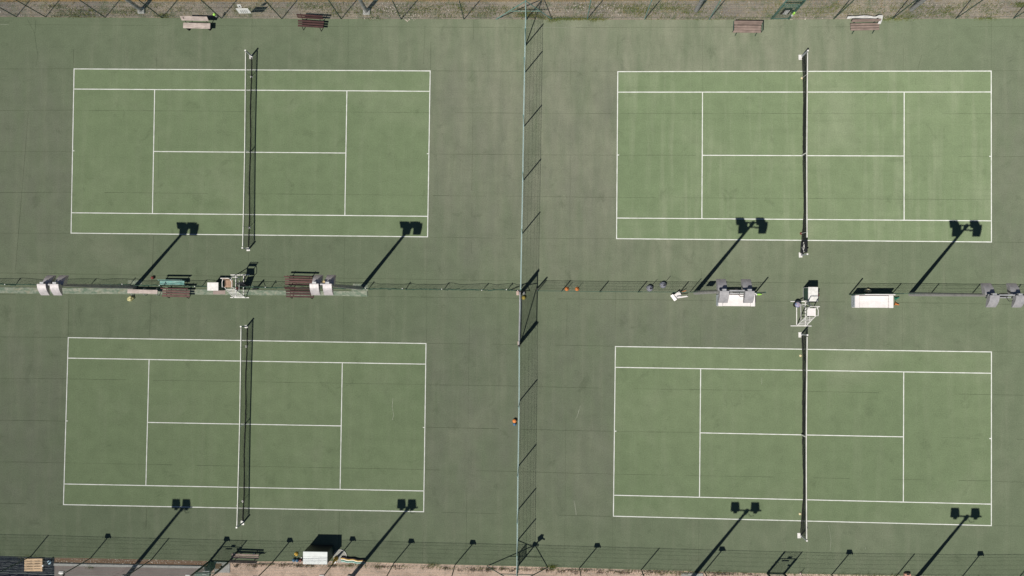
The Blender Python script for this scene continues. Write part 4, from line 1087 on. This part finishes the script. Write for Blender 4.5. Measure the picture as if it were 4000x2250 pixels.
strokes(t, at, [(.35, .75, .50, .30), (.50, .30, .65, .75), (.30, .62, .70, .62), (.50, .3, .50, .75)], .05, M['dark'])
t, at = sign('black sign with a white court plan on the narrow top gate', [(3061, 35), (3095, 35), (3078, 53), (3045, 53)], TA, TB, M['dark'], off=.06)
m = MB(); m.poly([at(.28, .06), at(.80, .06), at(.84, .97), at(.28, .97)]); m.poly([at(.28, .06), at(.80, .06), at(.84, .97), at(.28, .97)][::-1]); pp = m.build('white_panel', M['sign'], t)
def at2(u, v): return at(.28 + .54 * u, .06 + .91 * v) + Vector((0, -.004, 0))
strokes(pp, at2, [(.22, .2, .78, .2), (.22, .2, .22, .82), (.78, .2, .78, .82), (.22, .5, .78, .5), (.22, .82, .78, .82)], .03, paint('sign_grey', (.25, .25, .25)))
q = on_wall(3099, 50, TA, TB)
t = thing('lime_holder', 'lime and white rounded holder on the right post of the narrow top gate', 'holder', (q.x, q.y - .08, 0))
MB().tube(q + Vector((.0, -.08, -.22)), q + Vector((0, -.08, .02)), .075, 12).build('white_body', M['white'], t)
MB().tube(q + Vector((0, -.08, .02)), q + Vector((0, -.08, .20)), .08, 12, .06).build('lime_cap', M['lime'], t)
q = on_wall(837, 52, TAa, g(633, 69))
t = thing('lime_holder', 'lime and white holder on the top fence post right of the pale bench', 'holder', (q.x, q.y - .08, 0))
MB().tube(q + Vector((.02, -.08, -.32)), q + Vector((0, -.08, -.08)), .05, 12).build('white_body', M['white'], t)
MB().ball(q + Vector((0, -.08, 0)), .095, 14).build('lime_cap', M['lime'], t)
# a doormat-like dark grid on the gravel, bush by the narrow gate
# white cloth draped behind the fourth bench
c1 = [g(3308 + 11.3 * k, 74 - 3.5 * sin(k * .27) * (1 if k < 9 else .6) - (5 if k > 10 else 0), .62) for k in range(13)]
m = MB(); vs = []
for k, q in enumerate(c1):
    vs += [Vector((q.x, q.y + .0, .62 + .05 * sin(k * .8))), Vector((q.x + .03 * sin(k), q.y + .11, .72 + .04 * sin(k * 1.1 + 1)))]
for k in range(12): m.add([vs[2 * k], vs[2 * k + 2], vs[2 * k + 3], vs[2 * k + 1]], [(0, 1, 2, 3)])
e = c1[-1]
m.add([e + Vector((-.30, .02, .05)), e + Vector((.02, .10, .16)), e + Vector((.08, -.10, -.05)), e + Vector((.0, -.36, -.12)), e + Vector((-.20, -.34, -.10)), e + Vector((-.10, -.12, .02))], [(0, 5, 2, 1), (5, 4, 3, 2)])
co = tag(m.build('white_cloth', paint('greyish_white_cloth', (.52, .52, .50), (.40, .40, .38), 4, .9)), 'long white cloth draped behind the fourth bench under the top fence', 'cloth')
md = co.modifiers.new('thick', 'SOLIDIFY'); md.thickness = .012

# ------------------------------------------------------------ stones, dry grass, weeds
m = MB(); rnd = random.Random(3)
def stone(x, y, r, z=-.03):
    p = g(x, y); n = 6
    vs = [Vector((p.x + r * rnd.uniform(.7, 1.2) * cos(2 * pi * k / n), p.y + r * rnd.uniform(.7, 1.2) * sin(2 * pi * k / n), z)) for k in range(n)]
    vs += [v + Vector((0, 0, r * .7)) - (v - Vector((p.x, p.y, z))) * .4 for v in vs]
    m.add(vs, [tuple(range(n, 2 * n))] + [(k, (k + 1) % n, n + (k + 1) % n, n + k) for k in range(n)])
for cx_, cy_, sx_, sy_, k in ((1530, 35, 50, 18, 70), (1600, 60, 40, 14, 60), (2300, 25, 120, 16, 60), (2350, 50, 90, 14, 50), (3200, 60, 80, 12, 14), (2200, 40, 80, 20, 30), (3080, 76, 40, 3, 5), (1450, 72, 30, 5, 10), (3600, 12, 60, 8, 30), (1595, 78, 16, 5, 6)):
    for _ in range(k):
        x = rnd.gauss(cx_, sx_ * .6); y = rnd.gauss(cy_, sy_ * .6)
        if -5 < y < 84: stone(x, y, rnd.uniform(.015, .052), -.03 if y < 70 else .0)
for _ in range(260): stone(rnd.uniform(0, 4000), rnd.uniform(5, 66), rnd.uniform(.015, .045))
for _ in range(200): stone(rnd.uniform(215, 860), rnd.uniform(2184, 2203), rnd.uniform(.012, .035), -.04)
for _ in range(160): stone(rnd.uniform(900, 4000), rnd.uniform(2225, 2256), rnd.uniform(.012, .03), -.055)
struct(m.build('scattered_stones', M['stone'], loc=(0, 0, 0)), 'stuff')
def blades(name, mat, spots, hmin, hmax, wd):
    m = MB()
    for (x, y, z) in spots:
        p = Vector((x, y, z)); a = rnd.uniform(0, 2 * pi); h = rnd.uniform(hmin, hmax); ln_ = rnd.uniform(.3, 1.1) * h
        tip = p + Vector((ln_ * cos(a), ln_ * sin(a), h)); s_ = Vector((-sin(a), cos(a), 0)) * wd * rnd.uniform(.6, 1.3)
        m.add([p - s_, p + s_, tip], [(0, 1, 2)])
    return struct(m.build(name, mat, loc=(0, 0, 0)), 'stuff')
sp = []
for _ in range(9000):
    x = rnd.uniform(-100, 4100); y = rnd.uniform(-40, 6) if rnd.random() < .62 else rnd.uniform(4, 66)
    p = g(x, y); sp.append((p.x, p.y, -.05))
blades('dry_grass', M['grass'], sp, .05, .22, .012)
sp = []
for cx_, k in [(rnd.uniform(0, 4000), 110) for _ in range(75)]:
    cy_ = rnd.uniform(20, 66)
    for _ in range(k):
        p = g(rnd.gauss(cx_, 34), min(69, rnd.gauss(cy_, 8))); sp.append((p.x, p.y, -.05))
for cx_, cy_, k, sx_ in ((2215, 74, 500, 45), (2160, 80, 160, 18), (2325, 76, 260, 24), (2090, 66, 200, 40), (3480, 76, 300, 40), (3830, 74, 90, 18), (3870, 74, 60, 14), (2900, 72, 200, 90), (2700, 72, 200, 120), (640, 64, 120, 20), (290, 64, 160, 60), (3985, 20, 300, 12), (2060, 58, 300, 25), (1460, 72, 90, 20), (2155, 2216, 220, 8), (1690, 2208, 110, 12), (110, 2178, 70, 20), (2640, 2238, 150, 60), (3400, 2248, 120, 60), (1400, 2204, 90, 70), (640, 62, 100, 12), (352, 2212, 60, 7)):
    for _ in range(k):
        p = g(rnd.gauss(cx_, sx_), rnd.gauss(cy_, 4)); sp.append((p.x, p.y, -.04))
for _ in range(1500):
    x = rnd.uniform(900, 4000); q = 2198 + (x - 900) * .0185
    p = g(x, q + abs(rnd.gauss(0, 5))); sp.append((p.x, p.y, -.05))
blades('edge_weeds', M['weed'], sp, .05, .26, .012)
sp = []
for _ in range(95):
    x0 = rnd.uniform(905, 3000); e = 2200 + (x0 - 900) * .0185
    k, sx_, sy_ = rnd.randint(15, 60), rnd.uniform(4, 16), rnd.uniform(1.5, 3.5)
    y0 = e + abs(rnd.gauss(4, 5))
    for _ in range(k):
        p = g(rnd.gauss(x0, sx_), max(e, rnd.gauss(y0, sy_))); sp.append((p.x, p.y, -.06))
blades('dead_weeds', grass_mat('dead_weed', ((.13, .085, .06), (.18, .12, .08), (.09, .06, .045))), sp, .03, .16, .014)
